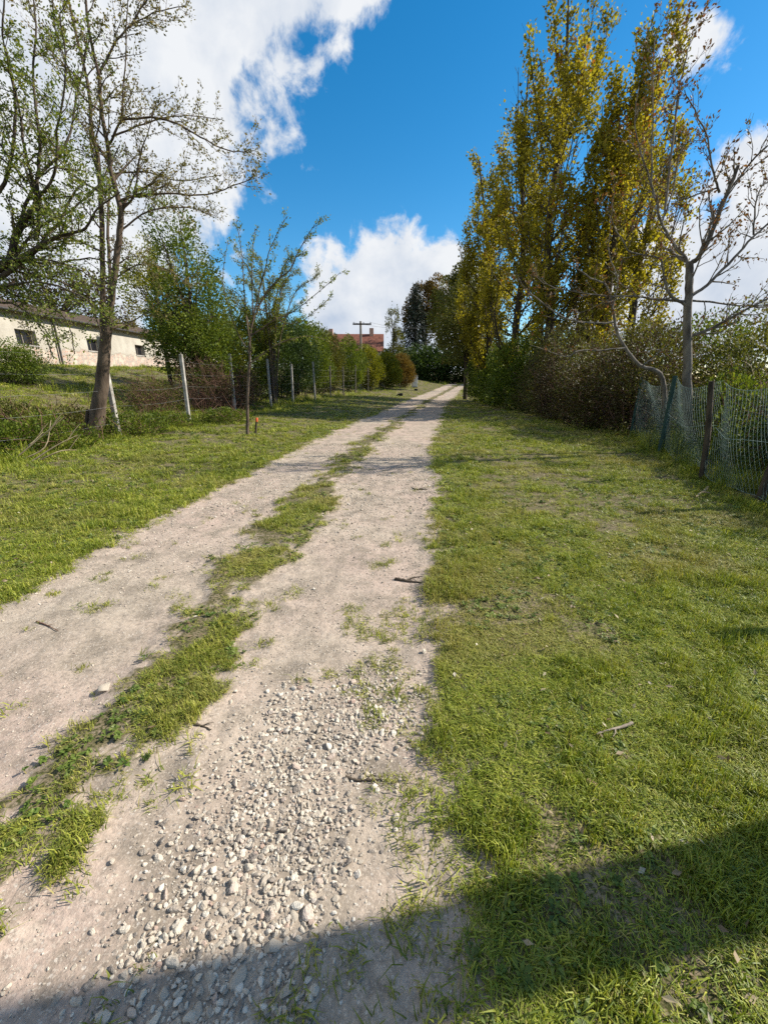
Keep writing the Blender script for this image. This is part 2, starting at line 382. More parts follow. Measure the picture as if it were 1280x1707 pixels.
class Grower:
    """branches recursively and remembers where leaves sit"""
    def __init__(s, seed, nchild=(6, 5, 4), ratio=.55, angle=50, gnarl=.16, trop=.04, leaf_from=2, leaf_step=.12, minr=.003, seg=.25, droop=0.0, maxlev=3):
        s.g = np.random.default_rng(seed); s.T = Tubes(); s.LP, s.LA = [], []
        s.nchild, s.ratio, s.angle, s.gnarl, s.trop = nchild, ratio, R(angle), gnarl, trop
        s.leaf_from, s.leaf_step, s.minr, s.seg, s.droop, s.maxlev = leaf_from, leaf_step, minr, seg, droop, maxlev
    def tube(s, P, r, lev): s.T.add(P, r, (9, 6, 4, 3, 3)[min(lev, 4)])
    def limb(s, P, r0, r1, lev, spawn_from=.2, nch=None, length=None):
        """a limb along a given line, then side shoots"""
        P = catmull(P, 4); n = len(P); t = np.linspace(0, 1, n)
        P = P + s.g.normal(0, .006, P.shape)
        r = r0 + (r1 - r0) * t ** .85; s.tube(P, r, lev)
        Ln = np.sum(np.linalg.norm(np.diff(P, axis=0), axis=1))
        s.children(P, r, Ln if length is None else length, lev, spawn_from, nch)
    def children(s, P, r, Ln, lev, t0=.25, nch=None):
        if lev >= s.leaf_from: s.leaves(P, Ln)
        if lev >= s.maxlev: return
        k = s.nchild[min(lev, len(s.nchild) - 1)] if nch is None else nch
        k = max(1, int(round(k)))
        n = len(P)
        for q in range(k):
            t = t0 + (1 - t0) * (q + s.g.random()) / k
            i = min(int(t * (n - 1)), n - 2)
            p = P[i] + (P[i + 1] - P[i]) * (t * (n - 1) - i); d = unit(P[i + 1] - P[i])
            perp = unit(np.cross(d, s.g.normal(0, 1, 3)))
            a = s.angle * s.g.uniform(.6, 1.25)
            cd_ = d * math.cos(a) + perp * math.sin(a)
            s.grow(p, cd_, Ln * s.ratio * s.g.uniform(.55, 1.1) * (1.1 - .55 * t), max(r[i] * .55, s.minr), lev + 1)
    def grow(s, p, d, Ln, r0, lev):
        n = max(3, int(Ln / s.seg) + 2); P = [np.asarray(p, float)]; d = unit(d); st = Ln / (n - 1)
        for i in range(n - 1):
            d = unit(d + s.g.normal(0, s.gnarl, 3) + np.array((0, 0, s.trop - s.droop * (i / n)))); P.append(P[-1] + d * st)
        P = np.array(P); r = np.maximum(r0 * (1 - .75 * np.linspace(0, 1, n)), s.minr * .6)
        s.tube(P, r, lev); s.children(P, r, Ln, lev)
    def leaves(s, P, Ln):
        k = max(1, int(Ln / s.leaf_step)); n = len(P)
        for q in range(k):
            t = s.g.random() ** .8 * (n - 1); i = min(int(t), n - 2)
            s.LP.append(P[i] + (P[i + 1] - P[i]) * (t - i)); s.LA.append(unit(P[i + 1] - P[i]))
    def clustered(s, k, spread):
        P = np.repeat(np.array(s.LP), k, 0); A = np.repeat(np.array(s.LA), k, 0)
        return P + s.g.normal(0, spread, P.shape), A
def make_tree(name, gr, base, label, cat='tree', bark='bark_brown', leaf='leaf_spring', size=.05, k=1, spread=.02, width=.55, group=None, seed=1, crown='crown'):
    o = thing(name, base, label, cat, group)
    link('trunk', gr.T.mesh('trunk', M[bark], base), None, o)
    if gr.LP:
        P, A = gr.clustered(k, spread)
        link(crown, leaf_mesh(crown, P, A, size, M[leaf], base, width, seed), None, o)
    return o

# ------------------------------------------------------------------ terrain: turf sheet and the wheel tracks cut into it
def series(a, stepf, b):
    o = [a]
    while o[-1] < b: o.append(o[-1] + stepf(o[-1]))
    return o
ys = np.array(sorted([-v for v in series(.3, lambda q: .12 + .12 * q, 60)] + series(-.2, lambda q: .024 if q < 2.6 else (.0095 * q if q < 62 else .12 * q), 900)))
xs_half = series(0, lambda q: .027 if q < 2.4 else .035 * q - .05, 700)
xs = np.array(sorted([-v for v in xs_half[1:]] + xs_half))
ny, nx = len(ys), len(xs)
cx = np.where(ys < 60, (I(XL, ys) + I(XR, ys)) / 2, (I(XL, 60.) + I(XR, 60.)) / 2) + .4
GX = cx[:, None] + xs[None]; GY = np.repeat(ys[:, None], nx, 1)
GZ = terr(GX, GY)
gm = grass_mask(GX, GY); 
GZ = GZ + np.where((gm < .5) & (GY < 6), .010 * (fbm(GX, GY, 22, 31, 3) - .5), 0)
V = np.stack([GX, GY, GZ], -1).reshape(-1, 3)
ii = (np.arange(ny - 1)[:, None] * nx + np.arange(nx - 1)[None]); Fq = np.stack([ii, ii + 1, ii + nx + 1, ii + nx], -1).reshape(-1, 4)
fc = V[Fq].mean(1); fm = grass_mask(fc[:, 0], fc[:, 1])
dirt = (fm < .5) & (fc[:, 1] < 75) & (fc[:, 1] > -8)
def sub(Fs, name, material):
    u, inv = np.unique(Fs.ravel(), return_inverse=True)
    me = mesh_np(name, V[u], inv, 4, True, None, material)
    a = me.attributes.new('mask', 'FLOAT', 'POINT'); a.data.foreach_set('value', gm.ravel()[u].astype(np.float32)); return me
ground = link('ground', sub(Fq[~dirt], 'ground', M['soil']), None); tag(ground, 'uneven mown turf bank on both sides of the wheel tracks', 'ground', kind='structure')
track = link('dirt_track', sub(Fq[dirt], 'dirt_track', M['soil']), None); tag(track, 'two pale dusty wheel tracks of a dirt lane', 'track', kind='structure')

# ------------------------------------------------------------------ grass, weeds and gravel as scattered masses
def proto_collection(name, meshes):
    c = bpy.data.collections.new(name)
    for me in meshes:
        c.objects.link(bpy.data.objects.new(me.name, me))
    return c
def tuft_mesh(i, nb, h, spread, wd, lean, material):
    g = np.random.default_rng(100 + i); V, F, va = [], [], []
    for b in range(nb):
        p = np.array((*g.normal(0, spread, 2), -.004)); a = g.uniform(0, 2 * math.pi); ln = abs(g.normal(0, lean)) + .1
        hh = h * g.uniform(.45, 1.15); d = np.array((math.cos(a), math.sin(a), 0)); s = np.array((-d[1], d[0], 0)) * wd * g.uniform(.6, 1.2)
        p1 = p + d * hh * ln * .35 + np.array((0, 0, hh * .62)); p2 = p + d * hh * ln + np.array((0, 0, hh * (1.05 - .35 * min(ln, 1.5))))
        k = len(V); V += [p - s, p + s, p1 + s * .8, p1 - s * .8, p2]; F += [(k, k + 1, k + 2), (k, k + 2, k + 3), (k + 3, k + 2, k + 4)]; va += [g.random()] * 3
    return mesh_np('grass_tuft', np.array(V), np.array(F), 3, False, va, material)
def rosette_mesh(i, nb, L, wd, material, rise=.35):
    g = np.random.default_rng(300 + i); V, F, va = [], [], []
    for b in range(nb):
        a = b * 2.4 + g.uniform(-.3, .3); l = L * g.uniform(.55, 1.1); d = np.array((math.cos(a), math.sin(a), 0)); s = np.array((-d[1], d[0], 0)) * wd * g.uniform(.7, 1.2)
        up = rise * g.uniform(.4, 1.3); k = len(V)
        p = np.array((*g.normal(0, L * .12, 2), 0)); q = p + d * l * .55 + np.array((0, 0, l * up)); e = p + d * l + np.array((0, 0, l * up * .7))
        V += [p, q - s, q + np.array((0, 0, -.15 * wd)), q + s, e]; F += [(k, k + 2, k + 1), (k, k + 3, k + 2), (k + 1, k + 2, k + 4), (k + 2, k + 3, k + 4)]; va += [g.random()] * 4
    return mesh_np('weed_rosette', np.array(V), np.array(F), 3, False, va, material)
import bmesh
def pebble_mesh(i, sub_=2, ang=.35):
    bm = bmesh.new(); bmesh.ops.create_icosphere(bm, subdivisions=sub_, radius=1.0); g = np.random.default_rng(500 + i)
    ax = np.array((1.0, g.uniform(.6, .95), g.uniform(.45, .75)))
    cuts = [(unit(g.normal(0, 1, 3)), g.uniform(.42, .78)) for _ in range(9)]
    for v in bm.verts:
        p = np.array(v.co)
        for nrm, dd in cuts:
            e = p @ nrm - dd
            if e > 0: p = p - nrm * e * (.85 + ang * .4)
        p = p * ax; v.co = Vector(p)
    me = bpy.data.meshes.new('pebble'); bm.to_mesh(me); bm.free(); me.polygons.foreach_set('use_smooth', [sub_ > 2] * len(me.polygons))
    me.materials.append(M['gravel']); return me
def scatter(name, P, scale, rot, idx, coll, dry, label, cat):
    n = len(P); me = bpy.data.meshes.new(name); me.vertices.add(n); me.vertices.foreach_set('co', np.asarray(P, np.float32).ravel())
    def at_(nm, typ, dat, key): a = me.attributes.new(nm, typ, 'POINT'); a.data.foreach_set(key, np.asarray(dat).ravel())
    at_('isc', 'FLOAT_VECTOR', np.asarray(scale, np.float32), 'vector'); at_('irot', 'FLOAT_VECTOR', np.asarray(rot, np.float32), 'vector')
    at_('idx', 'INT', np.asarray(idx, np.int32), 'value'); at_('dry', 'FLOAT', np.asarray(dry, np.float32), 'value')
    o = link(name, me, None); tag(o, label, cat, kind='stuff')
    ng = bpy.data.node_groups.new(name, 'GeometryNodeTree'); ng.interface.new_socket('Geometry', in_out='INPUT', socket_type='NodeSocketGeometry'); ng.interface.new_socket('Geometry', in_out='OUTPUT', socket_type='NodeSocketGeometry')
    N = ng.nodes; gi = N.new('NodeGroupInput'); go = N.new('NodeGroupOutput'); iop = N.new('GeometryNodeInstanceOnPoints')
    ci = N.new('GeometryNodeCollectionInfo'); ci.inputs[0].default_value = coll; ci.inputs[1].default_value = True; ci.inputs[2].default_value = True
    def na(nm, typ): a = N.new('GeometryNodeInputNamedAttribute'); a.data_type = typ; a.inputs[0].default_value = nm; return a.outputs[0]
    lk = ng.links.new
    lk(gi.outputs[0], iop.inputs['Points']); lk(ci.outputs[0], iop.inputs['Instance']); iop.inputs['Pick Instance'].default_value = True
    lk(na('idx', 'INT'), iop.inputs['Instance Index']); lk(na('isc', 'FLOAT_VECTOR'), iop.inputs['Scale'])
    e2r = N.new('FunctionNodeEulerToRotation'); lk(na('irot', 'FLOAT_VECTOR'), e2r.inputs[0]); lk(e2r.outputs[0], iop.inputs['Rotation'])
    lk(iop.outputs[0], go.inputs[0])
    md = o.modifiers.new('scatter', 'NODES'); md.node_group = ng
    return o
def polar_points(n_scale, dmin, dmax, xr, base_sp, k_sp, seed):
    """points whose spacing grows with distance from the viewer"""
    g = np.random.default_rng(seed); out = []; d = dmin
    while d < dmax:
        spc = max(base_sp, k_sp * d); d2 = d + max(spc * 2, .05)
        x0, x1 = max(xr[0], -1.25 * d - 1.0), min(xr[1], 1.25 * d + 1.0)
        n = int((x1 - x0) * (d2 - d) / (spc * spc) * n_scale)
        if n > 0: out.append(np.stack([g.uniform(x0, x1, n), g.uniform(d, d2, n), np.full(n, spc)], 1))
        d = d2
    return np.concatenate(out)
tufts = [tuft_mesh(i, (26, 20, 14, 22, 16, 20, 12, 24)[i], (.024, .030, .044, .027, .038, .032, .052, .021)[i], (.015, .018, .016, .021, .013, .018, .012, .02)[i], (.0014, .0018, .0022, .0016, .0019, .0024, .0017, .002)[i], (1.1, .9, .6, 1.2, .7, .9, .45, 1.3)[i], M['grass']) for i in range(8)]
C_tuft = proto_collection('tuft_kinds', tufts)
C_weed = proto_collection('weed_kinds', [rosette_mesh(i, 9, .034, .006, M['weed']) for i in range(3)] + [rosette_mesh(3 + i, 14, .022, .007, M['weed'], .6) for i in range(3)])
C_peb = proto_collection('pebble_kinds', [pebble_mesh(i, 2) for i in range(9)])

pp = polar_points(1.0, .35, 62, (-22, 30), .0155, .0082, 21)
x, y, spc = pp[:, 0], pp[:, 1], pp[:, 2]
gmk = grass_mask(x, y)
bare = fbm(x, y, 1.6, 41, 4); clump = fbm(x, y, 5.0, 43, 3)
s_f = I(FX, y) - x                                             # metres beyond the wire fence
inmid = (x > I(XL, y) + .1) & (x < I(XR, y) - .1)
keep = (gmk + (rng.random(len(x)) - .5) * .30 > .55) & (rng.random(len(x)) < np.clip(1.2 - .95 * sstep(bare, .48, .72), .25, 1) * (.55 + .45 * sstep(clump, .32, .5)))
keep &= ~(inmid & (rng.random(len(x)) > np.clip((gmk - .5) * 2.0, 0, 1) * (.25 + .75 * sstep(clump, .38, .6))))
keep &= (x < 14)
x, y, spc, gmk, bare, clump, s_f, inmid = (q[keep] for q in (x, y, spc, gmk, bare, clump, s_f, inmid))
n = len(x); hsc = np.clip(spc / .0155, 1, 14) ** .62
patch = fbm(x, y, .7, 51, 3)
tall = (.55 + 1.15 * sstep(clump, .4, .72)) * rng.uniform(.7, 1.25, n) * (.8 + .5 * sstep(patch, .35, .65))
edge_dist = np.minimum(np.abs(x - I(XR, y)), np.abs(x - I(XL, y)))
tall *= np.where(inmid, .62, .82)
tall *= 1 + 2.2 * np.exp(-((s_f - .1) / .7) ** 2) * (y > 5)           # uncut along the wire fence
FRX = np.interp(y, [0, 4.8, 8.2, 10, 12], [3.3, 4.6, 5.6, 6.3, 6.4]); dfr = x - FRX
tall *= 1 + 4.5 * np.exp(-((dfr - .25) / .42) ** 2) * (y < 12) + 2.6 * sstep(dfr, .3, 1.2)
tall *= 1 + 1.2 * sstep(s_f, 0, 1.5) * sstep(fbm(x, y, .5, 61, 3), .35, .65)
dry = np.clip(sstep(fbm(x, y, 1.2, 71, 4), .47, .72) * .8 * sstep(y, .8, 2.4) + np.where(inmid, .25, 0) + .35 * np.exp(-edge_dist / .15) * 0 + .30 * (rng.random(n) ** 4), 0, 1)
dry *= np.where(tall > 2, .25, 1) * np.where(x < I(XL, y) - .3, .55, 1)
scl = np.stack([hsc * rng.uniform(.8, 1.2, n), hsc * rng.uniform(.8, 1.2, n), np.minimum(hsc, 3.2) ** .55 * tall], 1)
rot = np.stack([rng.normal(0, .12, n), rng.normal(0, .12, n), rng.uniform(0, 6.28, n)], 1)
scatter('grass', np.stack([x, y, terr(x, y)], 1), scl, rot, rng.integers(0, 8, n), C_tuft, dry, 'short mown green grass covering the verges and the strip between tracks', 'grass')
print('grass tufts', n)
# lone tufts standing on the dirt
pp = polar_points(1.0, .4, 12, (-3.2, 1.5), .05, .018, 25); x, y = pp[:, 0], pp[:, 1]
gmk = grass_mask(x, y); k1 = fbm(x, y, 4.5, 81, 3); zone = np.exp(-((x - .02 - .04 * y) / .25) ** 2) * (y < 2.4)
keep = (gmk < .5) & ((k1 + .30 * zone + gmk * .22) > .70)
x, y = x[keep], y[keep]; n = len(x)
scl = np.repeat(rng.uniform(.55, 1.5, (n, 1)), 3, 1); scl[:, 2] *= .8
rot = np.stack([rng.normal(0, .2, n), rng.normal(0, .2, n), rng.uniform(0, 6.28, n)], 1)
scatter('track_grass', np.stack([x, y, terr(x, y)], 1), scl, rot, rng.integers(0, 8, n), C_tuft, rng.uniform(.1, .6, n), 'sparse little grass tufts growing out of the bare dirt', 'grass')
# broad-leaved weeds in the turf
pp = polar_points(.34, .4, 22, (-8, 7), .035, .014, 29); x, y, spc = pp[:, 0], pp[:, 1], pp[:, 2]
keep = (grass_mask(x, y) > .6) & (fbm(x, y, 2.6, 91, 3) > .50); x, y, spc = x[keep], y[keep], spc[keep]; n = len(x)
scl = np.repeat((rng.uniform(.5, 1.25, n) * np.clip(spc / .035, 1, 4) ** .5)[:, None], 3, 1)
rot = np.stack([rng.normal(0, .2, n), rng.normal(0, .2, n), rng.uniform(0, 6.28, n)], 1)
scatter('weeds', np.stack([x, y, terr(x, y) + .008], 1), scl, rot, rng.integers(0, 6, n), C_weed, rng.uniform(0, .4, n), 'broad-leaved clover and plantain growing among the grass', 'weeds')
# dead leaves and clippings lying in the turf
g = np.random.default_rng(37); n = 9000; x = g.uniform(-7, 6.5, n); y = .4 + 15 * g.random(n) ** 1.3
k = (grass_mask(x, y) > .55) & (fbm(x, y, .9, 99, 3) + .3 * g.random(n) > .58); x, y = x[k], y[k]; n = len(x)
P = np.stack([x, y, terr(x, y) + g.uniform(.008, .03, n)], 1); A = g.normal(0, 1, (n, 3)); A[:, 2] *= .2
M['litter'] = leaf_mat('litter', [(0, (.10, .065, .035)), (.5, (.26, .19, .11)), (.85, (.42, .34, .22)), (1, (.55, .50, .40))], .2)
tag(link('leaf_litter', leaf_mesh('leaf_litter', P, A, .032, M['litter'], (0, 0, 0), .5, 38, None, 3.0), None), 'small pale dead leaves and clippings scattered over the mown turf', 'leaves', kind='stuff')
# gravel: a loose patch in the wheel track plus scattered grit
def gravel_density(x, y):
    axis = -.47 + .17 * (y - .6)
    a = np.exp(-np.abs((x - axis) / (.24 + .03 * y)) ** 2.6) * sstep(y, .2, .5) * (1 - sstep(y, 1.25, 1.95))
    b = np.exp(-(((x + .02) / .20) ** 2 + ((y - 1.62) / .22) ** 2)) * .8
    return np.clip(a * (.45 + .9 * fbm(x, y, 4, 95, 3)) + b, 0, 1)
g = np.random.default_rng(33); n = 30000
x = g.uniform(-1.25, .3, n); y = g.uniform(.3, 2.2, n); k = (gravel_density(x, y) > g.random(n) * 1.05) & (grass_mask(x, y) < .56)
xa, ya = x[k], y[k]; sa = np.clip(g.lognormal(math.log(.0074), .42, len(xa)), .003, .020)
x = g.uniform(-3.4, 2.2, 110000); y = .35 + 9.6 * g.random(110000) ** 1.5
k = (grass_mask(x, y) < .5) & (fbm(x, y, 1.7, 97, 4) + .35 * g.random(110000) > .52); xb, yb = x[k], y[k]; sb = np.clip(g.lognormal(math.log(.0030), .45, len(xb)), .0015, .011) * np.clip(yb / 2.5, .8, 2)
x, y, s = np.r_[xa, xb], np.r_[ya, yb], np.r_[sa, sb]; n = len(x)
scl = s[:, None] * g.uniform(.75, 1.25, (n, 3)); rot = np.stack([g.normal(0, .35, n), g.normal(0, .35, n), g.uniform(0, 6.28, n)], 1)
scatter('gravel', np.stack([x, y, terr(x, y) + s * np.where(g.random(n) < .45, .08, .30)], 1), scl, rot, g.integers(0, 9, n), C_peb, np.zeros(n), 'loose pale gravel spilled along the wheel track', 'gravel')
print('pebbles', n)

# ------------------------------------------------------------------ larger single stones and sticks
def stone(px, py, w_px, label, material='stone_pale', name='stone', flat=.55, seed=0, group=None, cat='stone', sub_=3):
    p = gp(px, py); d = np.linalg.norm(p - np.array((0, 0, CAM_H))); r = w_px / FPX * d * .5
    me = pebble_mesh(900 + seed, sub_); me.materials.clear(); me.materials.append(M[material])
    o = link(name, me, None); o.location = (p[0], p[1], p[2] + r * flat * .35); o.scale = (r, r * .85, r * flat); o.rotation_euler = (0, 0, seed * 1.3)
    return tag(o, label, cat, group)
G = 'larger pale pebbles lying in the loose gravel'
big = [(453, 1583, 30), (398, 1637, 24), (352, 1632, 18), (480, 1660, 20), (425, 1347, 15), (437, 1375, 13), (545, 1370, 14), (373, 1525, 15), (442, 1475, 17), (400, 1563, 16), (440, 1620, 14), (330, 1690, 18), (300, 1660, 14), (520, 1690, 18), (470, 1440, 13), (505, 1415, 12), (455, 1320, 12), (600, 1440, 12), (415, 1500, 13), (560, 1500, 12), (365, 1580, 14), (490, 1530, 14)]
for i, (px, py, wp) in enumerate(big):
    stone(px, py, wp * .95, 'largest pale flat pebble in the loose gravel patch' if i == 0 else 'pale pebble bigger than the loose gravel around it', seed=i, group=None if i == 0 else G, name='pebble', cat='pebble')
stone(1181, 1204, 17, 'small cream rounded stone lying on the short grass', seed=40)
stone(988, 1312, 20, 'pinkish broken brick fragment lying on the short grass', 'brick_bit', 'brick_fragment', seed=41, cat='brick')
stone(928, 1250, 15, 'small grey beige stone half sunk in grass beside brick fragment', seed=42)
stone(176, 1152, 26, 'flat beige stone at the edge of the grassy middle strip', seed=43)
stone(772, 1222, 22, 'flat beige stone at the turf edge of the lane', seed=44)
def stick(pts, r0, label, material='bark_dark', name='stick', lift=.006):
    T = Tubes(); P = np.array([gp(*q) for q in pts]); P[:, 2] += lift
    P = catmull(P, 5); P += rng.normal(0, r0 * .12, P.shape); T.add(P, np.linspace(r0, r0 * .4, len(P)) * rng.uniform(.88, 1.12, len(P)), 7)
    q = P[len(P) // 2]; d_ = unit(P[-1] - P[0]); s_ = np.array((-d_[1], d_[0], .25)); T.add([q, q + (d_ + s_) * r0 * 3, q + (d_ * 1.4 + s_) * r0 * 5], [r0 * .5, r0 * .4, r0 * .15], 5)
    return tag(link(name, T.mesh(name, M[material]), None), label, 'stick')
stick([(326, 1211), (338, 1216), (352, 1221)], .006, 'short dark twig on pale dirt beside the gravel patch')
stick([(576, 1300), (595, 1303), (620, 1304), (641, 1301)], .006, 'dark brown crooked twig lying across the loose gravel')
stick([(658, 969), (676, 971), (704, 974)], .016, 'thick dark stick at the right-edge turf of the lane'.replace('right-edge turf', 'turf edge'))
stick([(1052, 1214), (1035, 1220), (1015, 1225), (993, 1234)], .0075, 'pale bleached stick lying on the short grass', 'bark_pale', lift=.024)
stick([(1180, 815), (1170, 823), (1158, 832)], .022, 'pale broken branch end lying below the chain link fence', 'twig_straw', lift=.02)
stick([(686, 815), (696, 818), (712, 817)], .014, 'curved dark twig on the dirt track in the branch shadows')
stick([(62, 1040), (80, 1046), (98, 1055)], .005, 'thin grey twig on the pinkish dirt wheel track', 'twig_red')

# ------------------------------------------------------------------ wire fence with concrete posts
fence = thing('wire_fence', (0, 0, 0), 'wire fence on pale concrete posts beside the lane verge', 'fence')
posts = [(5.8, 0), (9.4, 0), (12.6, .02), (15.9, .015), (19.2, 0), (21.6, .02), (24.6, -.01), (27.8, .01), (31, 0), (34.2, .02), (37.3, 0), (40.2, -.02), (43, .01), (45.6, 0), (48, .01)]
for i, (Y, ln) in enumerate(posts):
    X = float(I(FX, Y)); z = Z(X, Y); h = 2.05 + .12 * math.sin(i * 2.3); a = .045
    b = Boxes(); b.prism([(-a, -a, -.1), (a, -a, -.1), (a, a, -.1), (-a, a, -.1)], (ln * h, 0, h + .1))
    me = b.mesh('post', M['concrete'] if i < 7 else M['wood_grey'])
    o = link('post', me, None, fence, (X, Y, z))
    md = o.modifiers.new('bevel', 'BEVEL'); md.width = .012; md.segments = 2
for hgt in (.35, .7, 1.05, 1.4, 1.75):
    T = Tubes()
    for (Ya, _), (Yb, _) in zip(posts[:-1], posts[1:]):
        tt = np.linspace(0, 1, 7); yy = Ya + (Yb - Ya) * tt
        xx = I(FX, Ya) + (I(FX, Yb) - I(FX, Ya)) * tt; z0, z1 = Z(I(FX, Ya), Ya), Z(I(FX, Yb), Yb)
        T.add(np.stack([xx + .06, yy, z0 + (z1 - z0) * tt + hgt - .05 * 4 * tt * (1 - tt)], 1), np.full(7, .0015), 3)
    link('wire', T.mesh('wire', M['wire']), None, fence)

# ------------------------------------------------------------------ chain link fence on the other side
cl = thing('chain_link_fence', (0, 0, 0), 'sagging green chain link fence on leaning dark posts', 'fence')
fp = [np.array((6.35, 10.6)), np.array((5.57, 8.2)), np.array((4.93, 6.17)), np.array((4.55, 4.75)), np.array((3.85, 2.4))]
T = Tubes(); cell = .058
def mesh_pt(A, B, s, h, ph):
    L = np.linalg.norm(B - A); t = s / L; p = A + (B - A) * t; nrm = np.array((-(B - A)[1], (B - A)[0])) / L
    bul = .07 * np.sin(math.pi * t) * np.sin(h * 3 + ph) + .03 * np.sin(t * 9 + h * 5 + ph)
    zz = Z(*(A + (B - A) * min(max(t, 0), 1)))
    return np.array((p[0] + nrm[0] * bul, p[1] + nrm[1] * bul, zz + .16 + h - .10 * math.sin(math.pi * t) + .03 * math.sin(7 * t + ph)))
for k in range(4):
    A, B = fp[k], fp[k + 1]; L = np.linalg.norm(B - A); Hh = 1.28
    for sgn in (1, -1):
        c0 = -Hh if sgn > 0 else 0.0
        q = c0
        while q < (L if sgn > 0 else L + Hh):
            pts = []
            for h in np.linspace(0, Hh, 8):
                s_ = q + h * .62 * sgn
                if 0 <= s_ <= L: pts.append(mesh_pt(A, B, s_, h, k * 1.7))
            if len(pts) >= 2: T.add(pts, np.full(len(pts), .0020), 3)
            q += cell * 1.1
    for h in (0.0, .64, 1.28):
        T.add([mesh_pt(A, B, s_, h, k * 1.7) for s_ in np.linspace(0, L, 10)], np.full(10, .003), 3)
tag(link('wire_mesh', T.mesh('wire_mesh', M['mesh_wire']), None, cl), kind='stuff')
for i, (p, lean, h, mt, r) in enumerate([(fp[0], (.0, .0), 1.5, 'fence_green', .035), (fp[1], (-.02, .0), 1.52, 'fence_green', .05), (fp[2], (-.14, .10), 1.45, 'bark_dark', .045), (fp[3], (.16, .0), 1.45, 'bark_dark', .05), (fp[4], (.0, .0), 1.5, 'wood_grey', .06)]):
    T = Tubes(); z = Z(*p); P = catmull([(0, 0, -.1), (lean[0] * .3, lean[1] * .3, h * .4), (lean[0], lean[1], h)], 4); T.add(P, np.linspace(r, r * .8, len(P)), 8)
    P2 = P[-1]; T.add([P2, P2 + np.array((0, 0, .004))], [r * .8, .001], 8)
    link('post', T.mesh('post', M[mt]), None, cl, (p[0], p[1], z))
# shade net tied behind the near end of the mesh
# ------------------------------------------------------------------ barn on the bank
bx, z0 = -17.8, 2.02
barn = thing('barn', (bx, 28, z0), 'long low cream rendered barn with small dark windows', 'building')
m, t = mat('barn_render'); v = objcoord(t); spz = t.n('ShaderNodeSeparateXYZ'); t.l(v, spz.inputs[0])
f1 = t.noise(v, 1.1, 7, .62); f2 = t.noise(v, 6, 6, .65)
rend = t.mix(t.smooth(f1, .35, .68), (.36, .33, .275, 1), (.46, .425, .36, 1)); rend = t.mix(t.math('MULTIPLY', t.smooth(f2, .5, .75), .4), rend, (.40, .34, .26, 1))
mp = t.n('ShaderNodeMapping'); t.l(v, mp.inputs[0]); mp.inputs['Rotation'].default_value = (0, math.pi / 2, math.pi / 2)
br = t.n('ShaderNodeTexBrick'); t.l(mp.outputs[0], br.inputs[0]); br.inputs['Scale'].default_value = 3.2; br.inputs['Color1'].default_value = (.36, .17, .11, 1); br.inputs['Color2'].default_value = (.46, .30, .22, 1); br.inputs['Mortar'].default_value = (.50, .45, .38, 1); br.inputs['Mortar Size'].default_value = .04
stn = t.mix(t.smooth(f2, .46, .54), br.outputs[0], (.34, .30, .255, 1)); stn = t.mix(t.math('MULTIPLY', t.smooth(t.noise(v, 2.3, 5, .6), .5, .6), .8), stn, (.50, .45, .36, 1))
hh = t.math('ADD', spz.outputs[2], t.math('MULTIPLY', t.math('SUBTRACT', f1, .5), -1.3))
low_ = t.math('SUBTRACT', 1.0, t.smooth(hh, .92, 1.06))
finish(t, bsdf(t, t.mix(low_, rend, stn), .92, .15, bump(t, t.math('ADD', f2, t.math('MULTIPLY', low_, -1.2)), .6, .03))); M['barn'] = m
yA, yB, wh = -16.0, 20.0, 2.6
wins = [(-11.6, -10.3), (-6.6, -5.35), (-1.6, -.4), (3.4, 4.6), (8.4, 9.6), (13.4, 14.6)]
wz0, wz1 = 1.05, 1.75
b = Boxes(); cur = yA
b.box(-.45, 0, yA, yB, -.6, wz0); b.box(-.45, 0, yA, yB, wz1, wh)
for (a0, a1) in wins:
    b.box(-.45, 0, cur, a0, wz0, wz1); cur = a1
b.box(-.45, 0, cur, yB, wz0, wz1)
b.box(-7.0, -.45, yA, yA + .4, -.6, wh); b.box(-7.0, -.45, yB - .4, yB, -.6, wh); b.box(-7.4, -7.0, yA, yB, -.6, wh)
link('wall', b.mesh('wall', M['barn']), None, barn)
for (a0, a1) in wins:
    fr = Boxes(); dpt = -.22
    for q in ((a0, a0 + .06, wz0, wz1), (a1 - .06, a1, wz0, wz1), (a0 + .06, a1 - .06, wz0, wz0 + .05), (a0 + .06, a1 - .06, wz1 - .05, wz1), ((a0 + a1) / 2 - .025, (a0 + a1) / 2 + .025, wz0 + .05, wz1 - .05)):
        fr.box(dpt - .05, dpt, q[0], q[1], q[2], q[3])
    wn = link('window', fr.mesh('window', M['wood_grey']), None, barn)
    link('pane', Boxes().box(dpt - .035, dpt - .025, a0 + .05, a1 - .05, wz0 + .04, wz1 - .04).mesh('pane', M['dark_glass']), None, wn)
    link('sill', Boxes().box(-.2, .04, a0 - .05, a1 + .05, wz0 - .05, wz0 + .003).mesh('sill', M['concrete']), None, wn)
m = plain_noise('old_roof_tile', (.045, .032, .026), (.12, .09, .072), 5, .9, .6, .02); M['roof_old'] = m
b = Boxes(); nc = 22; run, ris = 3.75, 1.15
for k in range(nc):                                   # stepped courses of tiles
    t0, t1 = k / nc, (k + 1) / nc
    for sgn in (1, -1):
        xa_, xb_ = (-3.7 + sgn * (run + .35) * (1 - t0), -3.7 + sgn * (run + .35) * (1 - t1))
        za, zb = wh - .05 + ris * t0, wh - .05 + ris * t1
        b.prism([(xa_, yA - .3, za), (xa_, yA - .3, za + .05), (xb_, yA - .3, zb + .035), (xb_, yA - .3, zb - .01)], (0, yB - yA + .6, 0))
link('roof', b.mesh('roof', M['roof_old']), None, barn)
